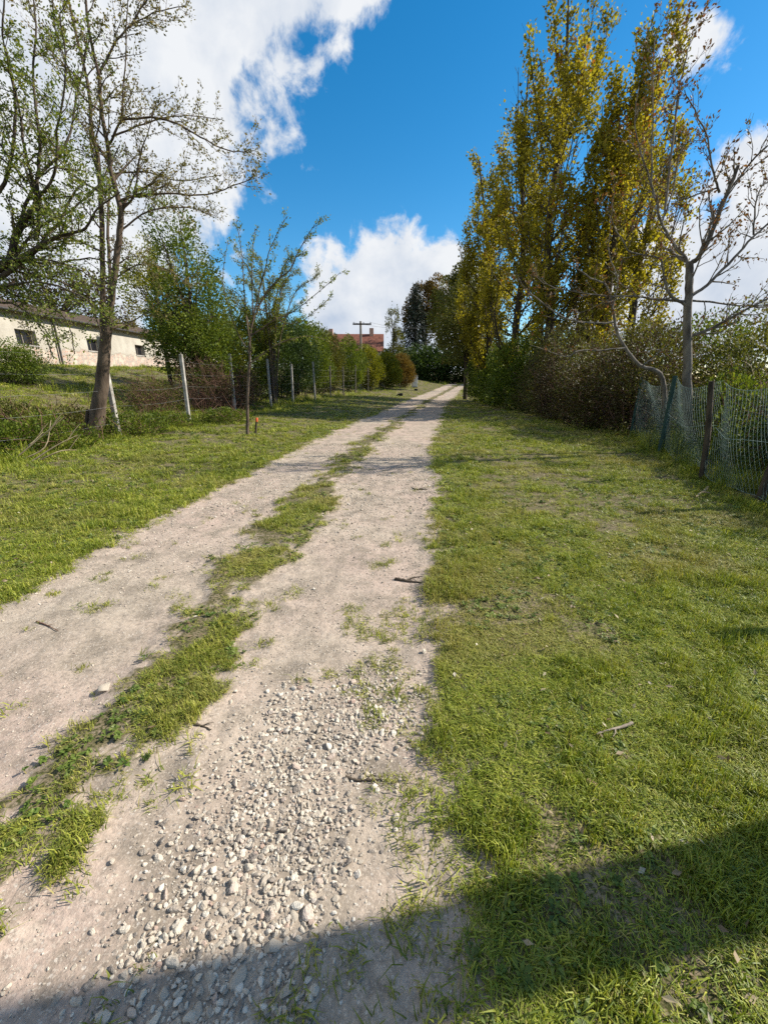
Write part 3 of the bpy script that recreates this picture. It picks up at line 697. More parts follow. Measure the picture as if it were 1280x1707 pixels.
b = Boxes(); b.prism([(.0, yA + .2, wh - .3), (.0, yA + .2, wh - .0), (-7.4, yA + .2, wh - .0), (-7.4, yA + .2, wh - .3)], (0, .001, 0))
T = Tubes(); T.add([(.12, -4.1, -.1), (.12, -4.1, wh - .2), (.3, -4.1, wh + .02)], [.055] * 3, 8); link('downpipe', T.mesh('downpipe', M['metal_dark']), None, barn)
T = Tubes(); T.add([(.36, yA - .3, wh - .06), (.36, yB + .3, wh - .06)], [.06] * 2, 8); link('gutter', T.mesh('gutter', M['metal_dark']), None, barn)

# ------------------------------------------------------------------ far house, utility poles, cabinet, dark boulders, stake
m = plain_noise('red_tile', (.13, .05, .035), (.24, .10, .065), 3, .9, .7, .03); M['roof_red'] = m
hp = at(592, 620, 62.0); hz = Z(hp[0], hp[1])
house = thing('house', (hp[0], hp[1], hz), 'far house with red tiled roof showing above the hedge', 'building')
link('wall', Boxes().box(-4.5, 3.6, 0, 8, -.5, 2.4).mesh('wall', M['barn']), None, house)
ztop = at(592, 557, 66.0)[2] - hz
b = Boxes()
for k in range(14):
    t0, t1 = k / 14, (k + 1) / 14
    for sgn in (1, -1):
        ya_, yb_ = 4 + sgn * -4.4 * (1 - t0), 4 + sgn * -4.4 * (1 - t1); za, zb = 2.3 + (ztop - 2.3) * t0, 2.3 + (ztop - 2.3) * t1
        b.prism([(-4.9, ya_, za), (-4.9, ya_, za + .08), (-4.9, yb_, zb + .05), (-4.9, yb_, zb)], (9.0, 0, 0))
rf = link('roof', b.mesh('roof', M['roof_red']), None, house)
link('gable', Boxes().prism([(3.58, .1, 2.3), (3.58, 7.9, 2.3), (3.58, 4, ztop - .05)], (.12, 0, 0)).mesh('gable', M['concrete']), None, house)
link('chimney', Boxes().box(2.0, 2.6, 3.4, 4.0, ztop - .6, ztop + .8).mesh('chimney', M['brick_bit']), None, rf)
link('chimney', Boxes().box(-4.0, -3.4, 3.4, 4.0, ztop - .6, ztop + .7).mesh('chimney', M['brick_bit']), None, rf)
up = at(602, 600, 52.0); uz = Z(up[0], up[1]); uh = at(604, 539, 52.0)[2] - uz
pole = thing('utility_pole', (up[0], up[1], uz), 'far wooden utility pole with crossarm in front of the red roof', 'utility pole')
T = Tubes(); T.add([(0, 0, -.3), (0, 0, uh * .5), (.0, 0, uh + .25)], [.15, .14, .12], 8); link('shaft', T.mesh('shaft', M['wood_grey']), None, pole)
link('crossarm', Boxes().box(-.85, 1.25, -.13, -.02 - .11, uh - .15, uh - .0).mesh('crossarm', M['bark_dark']) if False else Boxes().box(-.9, 1.25, -.22, -.11, uh - .16, uh).mesh('crossarm', M['bark_dark']), None, pole)
for q in (-.8, .35, 1.15):
    T = Tubes(); T.add([(q, -.16, uh - .01), (q, -.16, uh + .08), (q, -.16, uh + .16)], [.03, .05, .03], 6); link('insulator', T.mesh('insulator', M['dark_glass']), None, pole)
for q, (ex, ey) in zip((-.8, 1.15), ((660, 541), (690, 543))):
    a0 = np.array((up[0] + q, up[1] - .16, uz + uh + .1)); b0 = at(ex + 60, ey, 60.0); tt = np.linspace(0, 1, 9)[:, None]
    P = a0 + (b0 - a0) * tt; P[:, 2] -= (.5 * 4 * tt * (1 - tt))[:, 0]
    T = Tubes(); T.add(P, np.full(9, .012), 3); tag(link('power_cable', T.mesh('power_cable', M['metal_dark']), None), 'thin dark power cable running from the far utility pole into trees', 'cable', 'power cables of the far utility pole')
p2 = np.array((3.95, 1.355)); pz = Z(*p2)
pole2 = thing('utility_pole', (p2[0], p2[1], pz), 'tall round wooden pole beside the chain link fence, casting the broad shadow band', 'utility pole')
T = Tubes(); T.add([(0, 0, -.3), (.0, 0, 4), (0, 0, 8.2)], [.135, .125, .11], 14); T.add([(0, 0, 8.2), (0, 0, 8.26)], [.11, .01], 14); link('shaft', T.mesh('shaft', M['wood_grey']), None, pole2)
link('crossarm', Boxes().box(-.06, .06, -.9, .9, 7.75, 7.87).mesh('crossarm', M['wood_grey']), None, pole2)
cbp = at(691, 640, 47.0); cz = Z(cbp[0], cbp[1])
cab = thing('cabinet', (cbp[0], cbp[1], cz), 'small white roadside cabinet at the end of the wire fence', 'cabinet')
link('body', Boxes().box(-.30, .30, -.25, .25, .08, 1.22).mesh('body', M['white_paint']), None, cab)
link('door', Boxes().box(-.27, .27, -.275, -.252, .14, 1.12).mesh('door', M['white_paint']), None, cab)
link('lid', Boxes().box(-.34, .34, -.30, .29, 1.222, 1.29).mesh('lid', M['concrete']), None, cab)
link('plinth', Boxes().box(-.33, .33, -.28, .28, -.2, .078).mesh('plinth', M['concrete']), None, cab)
stone(667, 660, 15, 'dark squat boulder in the tree shade on the verge', 'tyre', 'boulder', .75, 60, cat='boulder')
stone(694, 651, 10, 'dark squat boulder on the sunlit verge near the white cabinet', 'tyre', 'boulder', .8, 61, cat='boulder')
sp_ = gp(426, 724)
stake = thing('marker_stake', tuple(sp_), 'short dark stake with orange painted top beside the young tree', 'stake')
T = Tubes(); T.add([(0, 0, -.05), (.03, 0, .2), (.06, 0, .33)], [.03, .028, .027], 7); link('shaft', T.mesh('shaft', M['bark_dark']), None, stake)
T = Tubes(); T.add([(.06, 0, .325), (.075, 0, .42), (.076, 0, .425)], [.034, .034, .004], 7); link('painted_top', T.mesh('painted_top', M['orange_paint']), None, stake)

# ------------------------------------------------------------------ hero trees laid out limb by limb
def PX(lst, Y, dy=0.0):
    """pixels to points at depth Y (drifting by dy along the limb)"""
    n = len(lst); return [at(px, py, Y + dy * i / max(n - 1, 1)) for i, (px, py) in enumerate(lst)]
# big tree by the first fence post
Y = 9.1
gr = Grower(5, nchild=(5, 6, 5, 4), ratio=.48, angle=52, gnarl=.15, trop=.05, leaf_from=2, leaf_step=.045, seg=.14, minr=.0034, maxlev=4)
base = gp(157, 733); base[1] = Y; base = np.array((at(157, 733, Y)[0], Y, Z(at(157, 733, Y)[0], Y)))
P0 = PX([(155, 738), (163, 690), (170, 640), (175, 590), (178, 545)], Y); P0[0] = base - np.array((0, 0, .1))
gr.limb(P0, .175, .095, 0, .9, 1)
gr.tube(catmull([base + np.array((-.26, -.08, -.08)), base + np.array((-.12, -.04, .12)), base + np.array((.0, 0, .6))], 4), np.linspace(.09, .03, 9), 1)
gr.tube(catmull([base + np.array((.24, -.12, -.08)), base + np.array((.12, -.06, .12)), base + np.array((.05, 0, .6))], 4), np.linspace(.09, .03, 9), 1)
A_ = [(172, 560), (171, 500), (171, 430), (168, 319), (161, 252), (152, 215), (148, 150), (134, 84), (114, 0), (98, -90)]
B_ = [(182, 556), (184, 500), (183, 440), (180, 380), (183, 300)]
C_ = [(179, 550), (188, 478), (198, 400), (201, 353), (192, 310), (185, 285), (180, 248), (170, 190), (165, 128), (151, 67), (143, 0), (136, -80)]
gr.limb(PX(A_, Y, .5), .058, .014, 1, .25, 13, 2.3); gr.limb(PX(B_, Y, .8), .05, .018, 1, .3, 9, 1.9); gr.limb(PX(C_, Y, -.3), .066, .013, 1, .25, 14, 2.3)
for lst, r0, k, dy in [([(203, 350), (222, 326), (232, 269), (246, 220), (262, 170)], .05, 7, -.4), ([(224, 322), (250, 305), (274, 285)], .035, 2, -.1), ([(181, 242), (201, 201), (205, 168), (211, 44), (217, -40)], .045, 8, -.5),
        ([(202, 200), (252, 195), (302, 208), (345, 235), (390, 252), (418, 247)], .034, 9, -.9), ([(185, 228), (242, 205), (300, 192), (370, 198)], .03, 8, .6), ([(165, 126), (188, 77), (215, 44), (255, 20), (310, 10)], .036, 8, .4),
        ([(215, 44), (240, 5), (270, -40)], .028, 5, .2), ([(222, 325), (285, 322), (345, 324), (400, 305), (424, 292)], .034, 9, -.6), ([(186, 290), (240, 285), (300, 300), (370, 290)], .026, 8, .8), ([(200, 385), (250, 350), (310, 345), (360, 360)], .03, 8, .5),
        ([(168, 320), (120, 290), (70, 230), (40, 180)], .034, 8, .8), ([(171, 420), (120, 400), (60, 420), (10, 440)], .034, 8, -.5), ([(186, 470), (230, 440), (280, 450), (320, 480)], .026, 7, .2), ([(176, 505), (130, 500), (80, 525), (30, 545)], .026, 7, .3), ([(148, 150), (110, 110), (70, 60), (40, -20)], .032, 8, .4),
        ([(178, 540), (220, 535), (262, 505), (285, 490)], .02, 4, .2), ([(168, 185), (130, 150), (95, 60), (85, -30)], .028, 7, -.4)]:
    gr.limb(PX(lst, Y, dy), r0 * .62, .006, 2, .15, k * 1.9, 1.5)
make_tree('roadside_tree', gr, base, 'tall many-stemmed tree with tiny brownish spring leaves at the first fence post', leaf='leaf_bud', size=.046, k=2, spread=.03, seed=2)
# neighbour whose limbs reach in from beyond the fence
Y = 7.8; bq = np.array((-8.6, Y + .4, Z(-8.6, Y + .4)))
gr = Grower(6, nchild=(5, 6, 5, 4), ratio=.5, angle=55, gnarl=.17, trop=.02, leaf_from=2, leaf_step=.05, seg=.14, minr=.003, maxlev=4)
fork = np.array((-8.35, Y + .2, 3.0))
gr.limb([bq - np.array((0, 0, .1)), bq + np.array((.1, 0, 1.0)), fork], .21, .16, 0, .9, 1)
for lst, r0, k, dy in [([(0, 447), (28, 388), (47, 358), (59, 339), (57, 309), (42, 250), (30, 170), (10, 80)], .10, 10, .2), ([(-20, 470), (63, 414), (77, 391), (98, 372), (118, 330), (140, 300)], .075, 9, .4), ([(10, 440), (77, 402), (108, 391), (141, 381), (164, 346), (200, 320)], .065, 10, -.4),
        ([(60, 400), (66, 350), (62, 300), (66, 230), (55, 130), (60, 40), (50, -40)], .055, 12, .5), ([(58, 340), (90, 290), (95, 220), (110, 120), (100, 20)], .045, 11, -.5), ([(-10, 330), (20, 250), (25, 160), (5, 60), (10, -40)], .05, 11, 0), ([(-20, 480), (60, 470), (130, 490), (180, 530)], .04, 9, -.6), ([(-20, 500), (30, 510), (70, 550), (90, 600)], .03, 8, -.3), ([(-20, 430), (80, 440), (150, 430), (220, 450)], .04, 9, .5), ([(40, 300), (0, 240), (-30, 200)], .04, 5, .2), ([(-20, 450), (40, 455), (100, 470), (150, 505), (170, 560)], .04, 11, .6), ([(-20, 440), (50, 430), (110, 440), (160, 465)], .035, 11, -.9), ([(-20, 470), (20, 490), (60, 500), (110, 530), (125, 590)], .03, 10, -.1), ([(0, 447), (60, 380), (120, 350), (170, 300), (200, 240)], .04, 10, .9), ([(30, 385), (60, 300), (110, 240), (130, 150), (150, 60)], .04, 11, .9)]:
    P = PX(lst, Y, dy); P = [fork] + P if lst[0][0] <= 10 else P
    gr.limb(P, r0 * .7, .008, 1 if r0 > .045 else 2, .2, k * 1.3, 1.6)
make_tree('spreading_tree', gr, bq, 'spreading tree with bright green young leaves in front of the barn', bark='bark_dark', leaf='leaf_spring', size=.047, k=3, spread=.04, seed=3)
# young tree on the verge
bq = gp(413, 725); Y = bq[1]
gr = Grower(8, nchild=(5, 5, 3), ratio=.42, angle=42, gnarl=.10, trop=.08, leaf_from=1, leaf_step=.035, seg=.15, minr=.003)
gr.limb([bq - np.array((0, 0, .1))] + PX([(412, 690), (414, 640), (416, 600), (419, 545), (431, 511), (451, 478), (484, 448), (498, 417), (525, 374)], Y, .4), .045, .007, 0, .3, 14, 1.3)
for lst, r0, k, dy in [([(417, 580), (408, 500), (404, 431), (394, 364)], .02, 7, .3), ([(421, 538), (437, 464), (451, 414), (479, 360)], .02, 7, -.3), ([(418, 560), (455, 535), (491, 518), (525, 491), (568, 454)], .02, 8, .5), ([(430, 512), (490, 540), (551, 495)], .014, 6, -.4), ([(416, 590), (390, 540), (372, 470), (380, 400)], .016, 6, .4), ([(422, 530), (420, 450), (425, 380)], .016, 6, .2), ([(415, 605), (470, 570), (520, 560), (560, 575)], .014, 6, .5)]:
    gr.limb(PX(lst, Y, dy), r0, .005, 1, .2, k, 1.0)
make_tree('young_tree', gr, bq, 'thin young tree with upright leafy shoots on the mown verge', bark='bark_brown', leaf='leaf_spring', size=.048, k=3, spread=.03, seed=4)
# walnut behind the chain link fence
Y = 8.3; bx_ = at(1152, 790, Y)[0]; bq = np.array((bx_, Y, Z(bx_, Y)))
gr = Grower(9, nchild=(3, 6, 5), ratio=.46, angle=46, gnarl=.15, trop=.07, leaf_from=2, leaf_step=.30, seg=.12, minr=.0034)
gr.limb([bq - np.array((0, 0, .1))] + PX([(1148, 700), (1145, 640), (1146, 590), (1145, 540), (1147, 500), (1149, 460), (1150, 436)], Y), .085, .060, 0, .95, 1)
for lst, r0, r1, k, dy in [
        ([(1150, 440), (1162, 430), (1183, 396), (1199, 353), (1213, 319), (1230, 275)], .085, .04, 6, -.2), ([(1213, 320), (1253, 269), (1280, 242), (1310, 215)], .035, .012, 6, -.4), ([(1199, 320), (1190, 290), (1183, 255), (1176, 222), (1152, 171), (1140, 150)], .038, .01, 7, -.5), ([(1196, 312), (1146, 329), (1125, 338), (1100, 360)], .025, .007, 5, .5),
        ([(1148, 445), (1142, 430), (1119, 400), (1102, 370), (1092, 329), (1078, 285), (1065, 242), (1058, 201), (1065, 134)], .06, .008, 9, .4), ([(1103, 372), (1119, 326), (1132, 259), (1150, 220)], .03, .008, 6, .2), ([(1108, 350), (1125, 201), (1135, 134), (1146, 84), (1157, 47)], .035, .006, 8, -.4), ([(1092, 330), (1085, 302), (1088, 168), (1092, 67), (1115, 13)], .032, .006, 8, .3),
        ([(1142, 508), (1119, 494), (1109, 474), (1104, 447), (1098, 430), (1052, 420), (1038, 403), (1021, 370), (1021, 329)], .05, .007, 8, -.6), ([(1140, 503), (1068, 495), (1001, 492), (927, 480), (887, 457)], .042, .007, 9, .7), ([(1152, 559), (1186, 547), (1236, 520), (1280, 497), (1330, 470)], .06, .02, 7, -.5), ([(1152, 494), (1186, 467), (1223, 430), (1253, 396), (1280, 373), (1320, 340)], .055, .02, 8, .4), ([(1152, 500), (1213, 507), (1280, 512), (1320, 500)], .035, .012, 6, .6),
        ([(1150, 470), (1170, 420), (1165, 360), (1180, 300)], .03, .008, 6, -.7), ([(1255, 392), (1262, 330), (1278, 290)], .03, .01, 6, .2)]:
    gr.limb(PX(lst, Y, dy), r0 * .55, r1 * .65, 1, .1, k * 1.9, 1.6)
make_tree('walnut_tree', gr, bq, 'nearly bare grey walnut tree with a few reddish buds behind the chain link fence', bark='bark_grey', leaf='leaf_walnut', size=.055, k=3, spread=.02, seed=5, crown='crown')
# low bent stem growing at the fence corner
Y = 8.55; bx_ = at(1108, 770, Y)[0]; bq = np.array((bx_, Y, Z(bx_, Y)))
gr = Grower(10, nchild=(4, 3, 2), ratio=.34, angle=50, gnarl=.16, trop=.05, leaf_from=2, leaf_step=.22, seg=.14, minr=.004)
gr.limb([bq - np.array((0, 0, .1))] + PX([(1112, 720), (1108, 670), (1100, 623), (1065, 608), (1041, 578), (1028, 551), (1021, 514), (1011, 477), (984, 463), (944, 437)], Y, .3), .062, .009, 0, .5, 7, 1.6)
for lst, r0, k, dy in [([(1022, 537), (974, 537), (937, 527), (894, 497), (870, 474), (860, 447)], .028, 6, -.4), ([(1041, 580), (998, 584), (964, 584), (941, 594), (884, 574)], .022, 5, -.5), ([(1021, 514), (1030, 470), (1015, 420), (1020, 360)], .022, 6, .3), ([(1070, 610), (1090, 595), (1102, 580)], .02, 2, 0)]:
    gr.limb(PX(lst, Y, dy), r0 * .75, .005, 1, .2, k * 1.5, 1.2)
make_tree('bent_tree', gr, bq, 'low bare stem bending sideways from the corner post of the chain link fence', bark='bark_grey', leaf='leaf_walnut', size=.06, k=2, spread=.02, seed=6)

# ------------------------------------------------------------------ leafy trees and shrubs
def blob_points(blobs, n, seed, clump=.9, thr=.42, hollow=.55):
    """leaf positions in a union of ellipsoids, thinned into clumps with gaps"""
    g = np.random.default_rng(seed); B = np.array(blobs, float); vol = B[:, 3] * B[:, 4] * B[:, 5]
    m = int(n * 2.6); k = g.choice(len(B), m, p=vol / vol.sum()); d = g.normal(0, 1, (m, 3)); d /= np.linalg.norm(d, axis=1, keepdims=True)
    r = hollow + (1 - hollow) * g.random(m) ** .7; r = np.where(g.random(m) < .22, g.random(m) ** .4, r)
    off = d * r[:, None]
    warp = .72 + .56 * vn3(d[:, 0] * 2.2 + k * 7, d[:, 1] * 2.2, d[:, 2] * 2.2 + seed, 5)
    P = B[k, :3] + off * B[k, 3:6] * warp[:, None]
    q = vn3(P[:, 0] / clump, P[:, 1] / clump, P[:, 2] / clump, seed) * .65 + vn3(P[:, 0] / clump * 2.7, P[:, 1] / clump * 2.7, P[:, 2] / clump * 2.7, seed + 1) * .35
    P, d = P[q > thr], d[q > thr]
    return P[:n], d[:n]
def shrub(name, base, blobs, n, label, cat='shrub', leaf='leaf_green', size=.08, seed=1, bark='bark_dark', stems=14, clump=.6, thr=.42, group=None, width=.6, stem_r=.02, trunk=None, up=.3, crown='foliage', twigs=0):
    base = np.asarray(base, float); o = thing(name, tuple(base), label, cat, group)
    B = [(b[0] + base[0], b[1] + base[1], b[2] + base[2], *b[3:]) for b in blobs]
    P, d = blob_points(B, n, seed, clump, thr); d = d + np.array((0, 0, up))
    g = np.random.default_rng(seed + 50)
    patchv = vn3(P[:, 0] / clump, P[:, 1] / clump, P[:, 2] / clump, seed + 9)
    var = np.clip(.55 * g.random(len(P)) + .7 * (patchv - .15), 0, 1)
    link(crown, leaf_mesh(crown, P, d, size, M[leaf], base, width, seed, var), None, o)
    T = Tubes(); tgt = P[g.integers(0, len(P), stems)]
    if trunk:
        tr, th, lean = trunk; top = base + np.array((lean[0], lean[1], th))
        T.add(catmull([base - np.array((0, 0, .15)), base + np.array((lean[0] * .3, lean[1] * .3, th * .5)), top], 5), np.linspace(tr, tr * .6, 11), 8)
        for q in tgt:
            s0 = base + (top - base) * g.uniform(.45, 1.0); mid = (s0 + q) / 2 + np.array((0, 0, .12 * np.linalg.norm(q - s0))) + g.normal(0, .1, 3)
            T.add(catmull([s0, mid, q], 4), np.linspace(tr * .42, .008, 9), 5)
    else:
        for q in tgt:
            s0 = base + np.array((*(g.normal(0, .12, 2) + .35 * (q - base)[:2]), 0)); s0[2] = Z(s0[0], s0[1]) - .05 if abs(base[2] - Z(base[0], base[1])) < .5 else base[2]
            T.add(catmull([s0, s0 + (q - s0) * .5 + g.normal(0, .1, 3), q], 4), np.linspace(stem_r, .006, 9), 4)
    for q in P[g.integers(0, len(P), twigs)] if twigs else []:
        e = q + unit(g.normal(0, 1, 3) + np.array((0, 0, .8))) * g.uniform(.3, .7); T.add([q, (q + e) / 2 + g.normal(0, .04, 3), e], [.006, .005, .003], 3)
    link('trunk' if trunk else 'stems', T.mesh('stems', M[bark], base), None, o)
    return o
# poplars: columns of upright shoots
def poplar(top, foot, wmax, label, seed, nshoot=26, group='golden green poplars beyond the hedge', leafstep=.036, size=.115, low=.12):
    g = np.random.default_rng(seed); foot = np.asarray(foot, float); top = np.asarray(top, float); Hh = top[2] - foot[2]
    gr = Grower(seed, nchild=(3, 6, 3), ratio=.34, angle=44, gnarl=.10, trop=.14, leaf_from=1, leaf_step=leafstep, seg=.5, minr=.006, maxlev=2)
    ax = [foot + (top - foot) * t + np.array((*g.normal(0, .10, 2), 0)) * (0 < t < 1) for t in (0, .25, .5, .75, 1)]; ax[0] = ax[0] - np.array((0, 0, .2))
    P = catmull(ax, 6); gr.tube(P, np.linspace(.24, .03, len(P)), 0); gr.children(P[len(P) // 2:], np.linspace(.1, .03, len(P) - len(P) // 2), 3.2, 0, .2, 10)
    for q in range(nshoot):
        t = low + (.82 - low) * (q + g.random()) / nshoot; i = int(t * (len(P) - 1)); s0 = P[i]; a = g.uniform(0, 6.28)
        prof = wmax * (.55 + .45 * math.sin(math.pi * min(t * 1.35, 1)))
        Ls = Hh * .30 * (1.1 - .6 * t) * g.uniform(.7, 1.2); d = np.array((math.cos(a), math.sin(a), 0))
        pts = [s0, s0 + d * prof * .55 + np.array((0, 0, Ls * .28)), s0 + d * prof * .85 + np.array((0, 0, Ls * .65)), s0 + d * prof * g.uniform(.75, 1.05) + np.array((0, 0, Ls))]
        gr.limb(pts, .05 * (1.2 - t), .01, 1, .15, 10, Ls * .95)
    P_, A_2 = gr.clustered(3, .13); base = tuple(foot)
    o = thing('poplar_tree', base, label, 'tree', group); link('trunk', gr.T.mesh('trunk', M['bark_dark'], base), None, o)
    v_ = np.clip(.6 * g.random(len(P_)) + .75 * (vn3(P_[:, 0] / .9, P_[:, 1] / .9, P_[:, 2] / .9, seed) - .2), 0, 1)
    kp = vn3(P_[:, 0] / .7, P_[:, 1] / .7, P_[:, 2] / 1.3, seed + 3) > .40; P_, A_2, v_ = P_[kp], A_2[kp], v_[kp]
    link('crown', leaf_mesh('crown', P_, A_2, size, M['leaf_poplar'], base, .8, seed, v_), None, o); print(label, len(P_)); return o
poplar(at(948, -25, 20.0), (7.6, 20.3, 0), 2.5, 'tallest golden green poplar rising behind the hedge', 61, 46)
poplar(at(1080, 50, 18.5), (9.3, 18.8, 0), 1.7, 'second golden poplar with a pointed top behind the walnut tree', 62, 40)
poplar(at(798, 265, 25.5), (6.9, 26.0, .02), 2.0, 'smaller dark-leaved poplar standing at the lane end of the row', 63, 34, size=.12)
poplar(at(880, 130, 22.5), (7.2, 23.0, .0), 2.3, 'slim poplar between the tallest and the smaller one', 64, 36)
poplar(at(1120, 180, 21.0), (11.6, 21.5, .0), 1.6, 'poplar half hidden behind the pointed one', 65, 30)
def gb(px, py): return gp(px, py)
# trees at the far end of the lane
b0 = gb(775, 666)
shrub('maple_tree', b0, [(0, 0, 5.2, 2.1, 2.1, 2.6), (-.9, .5, 4.0, 1.3, 1.4, 1.5), (1.0, -.2, 4.2, 1.5, 1.4, 1.7), (.2, .3, 7.0, 1.3, 1.3, 1.5)], 15000, 'dark olive leafy tree with a bare trunk at the lane edge', 'tree', 'leaf_olive', .15, 71, stems=34, clump=.8, thr=.40, trunk=(.16, 4.6, (-.2, 0)), crown='crown')
def place(px, py, Y): p = at(px, py, Y); return np.array((p[0], Y, Z(p[0], Y)))
b0 = place(706, 640, 74.0)
shrub('orange_tree', b0, [(0, 0, 11.0, 3.0, 2.6, 3.6), (-1.6, 0, 9.0, 2.4, 2.0, 2.8), (2.0, 0, 10.0, 3.0, 2.4, 3.4), (1.6, 0, 13.4, 2.0, 2.0, 2.2)], 10000, 'loose tree with yellow orange spring leaves above the dark spruce', 'tree', 'leaf_orange', .34, 72, stems=30, clump=1.4, thr=.44, trunk=(.26, 8.5, (.3, 0)), crown='crown')
b0 = place(800, 640, 43.0)
shrub('leaning_tree', b0, [(-2.6, 0, 8.0, 2.6, 2.5, 3.0), (-.6, 0, 9.8, 2.6, 2.4, 2.4), (-3.4, 0, 6.0, 2.0, 2, 1.8)], 12000, 'broad olive green tree behind the lane edge tree', 'tree', 'leaf_olive', .24, 73, stems=36, clump=1.1, thr=.42, trunk=(.2, 7.0, (-2.2, 0)), crown='crown')
b0 = place(655, 640, 64.0)
shrub('pale_tree', b0, [(0, 0, 6.4, 1.1, 1.1, 3.2), (.5, 0, 4.0, 1.2, 1.2, 2.0)], 2600, 'slim grey green half-bare tree beside the dark spruce', 'tree', 'leaf_olive', .2, 74, stems=30, clump=.8, thr=.5, trunk=(.14, 6.0, (0, 0)), crown='crown')
# spruce
b0 = place(690, 640, 71.0); g = np.random.default_rng(75); spr = thing('spruce_tree', tuple(b0), 'dark spruce with drooping branches at the end of the lane', 'tree')
htop = at(695, 468, 71.0)[2] - b0[2]; T = Tubes(); T.add([(0, 0, -.2), (0, 0, htop * .5), (0, 0, htop)], [.26, .16, .02], 8); LP, LA = [], []
for q in range(190):
    t = .10 + .89 * q / 190; z = htop * t; a = q * 2.4 + g.uniform(-.3, .3); Ln = 4.0 * (1 - t) ** .8 * g.uniform(.75, 1.15) + .2; d = np.array((math.cos(a), math.sin(a), 0))
    P = np.array([(0, 0, z), d * Ln * .5 + (0, 0, z - .12 * Ln), d * Ln + (0, 0, z - .30 * Ln + .1)]); P = catmull(P, 3); T.add(P, np.linspace(.04, .008, len(P)), 3)
    for s_ in range(int(18 * Ln)):
        u_ = g.random() ** .8; i = min(int(u_ * (len(P) - 1)), len(P) - 2); p = P[i] + (P[i + 1] - P[i]) * (u_ * (len(P) - 1) - i)
        side = np.cross(d, (0, 0, 1)) * g.choice((-1, 1)); LP.append(p + g.normal(0, .05, 3)); LA.append(side * .7 + d * .5 + np.array((0, 0, -.55)))
link('trunk', T.mesh('trunk', M['bark_dark']), None, spr); link('crown', leaf_mesh('crown', np.array(LP), np.array(LA), .5, M['needle'], (0, 0, 0), .22, 75), None, spr)
# hedge closing the end of the lane
for i, (px, Y, h, wd, lf, lab) in enumerate([(700, 62, 4.6, 4.0, 'leaf_dark', 'dark bush under the spruce'), (738, 63, 5.6, 4.2, 'leaf_dark', 'dark tall bush closing the end of the lane'), (778, 63, 5.5, 4.5, 'leaf_dark', 'dark bush behind the lane edge tree'), (820, 60, 6.0, 4.5, 'leaf_olive', 'olive bush deep behind the hedge'), (660, 70, 3.2, 4.0, 'leaf_olive', 'olive bush behind the white cabinet'), (880, 56, 7.0, 5, 'leaf_dark', 'tall dark bush deep behind the poplars'), (960, 50, 7.0, 5, 'leaf_olive', 'tall olive bush behind the poplar trunks'), (610, 76, 4, 5, 'leaf_dark', 'dark bush beside the far house')]):
    b0 = place(px, 640, Y); shrub('far_bush', b0, [(0, 0, h * .45, wd, 2.6, h * .55), (-wd * .4, .3, h * .35, wd * .7, 2.2, h * .45), (wd * .45, 0, h * .4, wd * .7, 2.2, h * .5)], 6000, lab, 'bush', lf, .34, 80 + i, stems=14, clump=1.0, thr=.36, stem_r=.05)
# hedge along the verge on the poplar side
hd = [(6.75, 27.5, 3.6, 1.5, 'leaf_green', 3.6, 'green bush of the hedge behind the lane edge tree'), (6.9, 24.6, 3.2, 1.6, 'leaf_green', 3.6, 'fresh green bush of the hedge beside a darker bush'), (6.8, 21.4, 3.5, 1.9, 'leaf_green', 4.2, 'largest fresh green bush of the hedge below the tallest poplar'), (7.1, 18.5, 2.9, 1.4, 'leaf_olive', 3.4, 'olive bush of the hedge between green and brown bushes'),
      (6.8, 16.1, 3.4, 1.5, 'leaf_hedge', 2.6, 'brown twiggy bush of the hedge next to the olive bush'), (6.9, 13.5, 2.6, 1.4, 'leaf_hedge', 2.5, 'brown twiggy bush in the middle of the brown hedge'), (7.1, 11.5, 2.9, 1.35, 'leaf_hedge', 2.2, 'brown twiggy bush ending at the chain link fence')]
for i, (X, Yb, h, wd, lf, zt, lab) in enumerate(hd):
    tw = 60 if i < 3 else 420
    shrub('hedge_bush', (X, Yb, Z(X, Yb)), [(0, 0, h * .45, wd, 1.7, h * .52), (-.35, -.7, h * .30, wd * .75, 1.0, h * .36), (.4, .5, h * .6, wd * .8, 1.2, h * .42), (-.5, .6, h * .22, wd * .6, 1.0, h * .28)], 11000 if i < 3 else 13000, lab, 'hedge', lf, .12 if i < 3 else .075, 90 + i, stems=26 if i < 3 else 90, clump=.7, thr=.43, stem_r=.016, bark='bark_dark' if i < 3 else 'twig_red', twigs=tw)
# thicket behind the chain link fence
th = [(8.3, 9.4, 2.9, 1.5, 'leaf_olive', 'olive thicket behind the fence corner'), (8.7, 6.9, 2.4, 1.6, 'leaf_green', 'green brambles behind the sagging mesh'), (8.1, 4.6, 2.2, 1.6, 'leaf_olive', 'olive brambles behind the last fence post'), (10.6, 8.6, 3.3, 2.0, 'leaf_olive', 'taller olive thicket deep behind the mesh'), (11.5, 12.5, 3.9, 2.3, 'leaf_olive', 'tall twiggy thicket behind the walnut trunk'), (9.4, 13.0, 3.6, 1.8, 'leaf_green', 'green shrub behind the brown hedge'), (9.6, 16.6, 4.0, 1.9, 'leaf_olive', 'olive shrub below the pointed poplar'), (12.5, 6.0, 3.0, 2.2, 'leaf_green', 'green shrub far back behind the mesh'), (14.5, 16.5, 4.6, 2.8, 'leaf_green', 'broad green shrub beyond the twiggy thicket')]
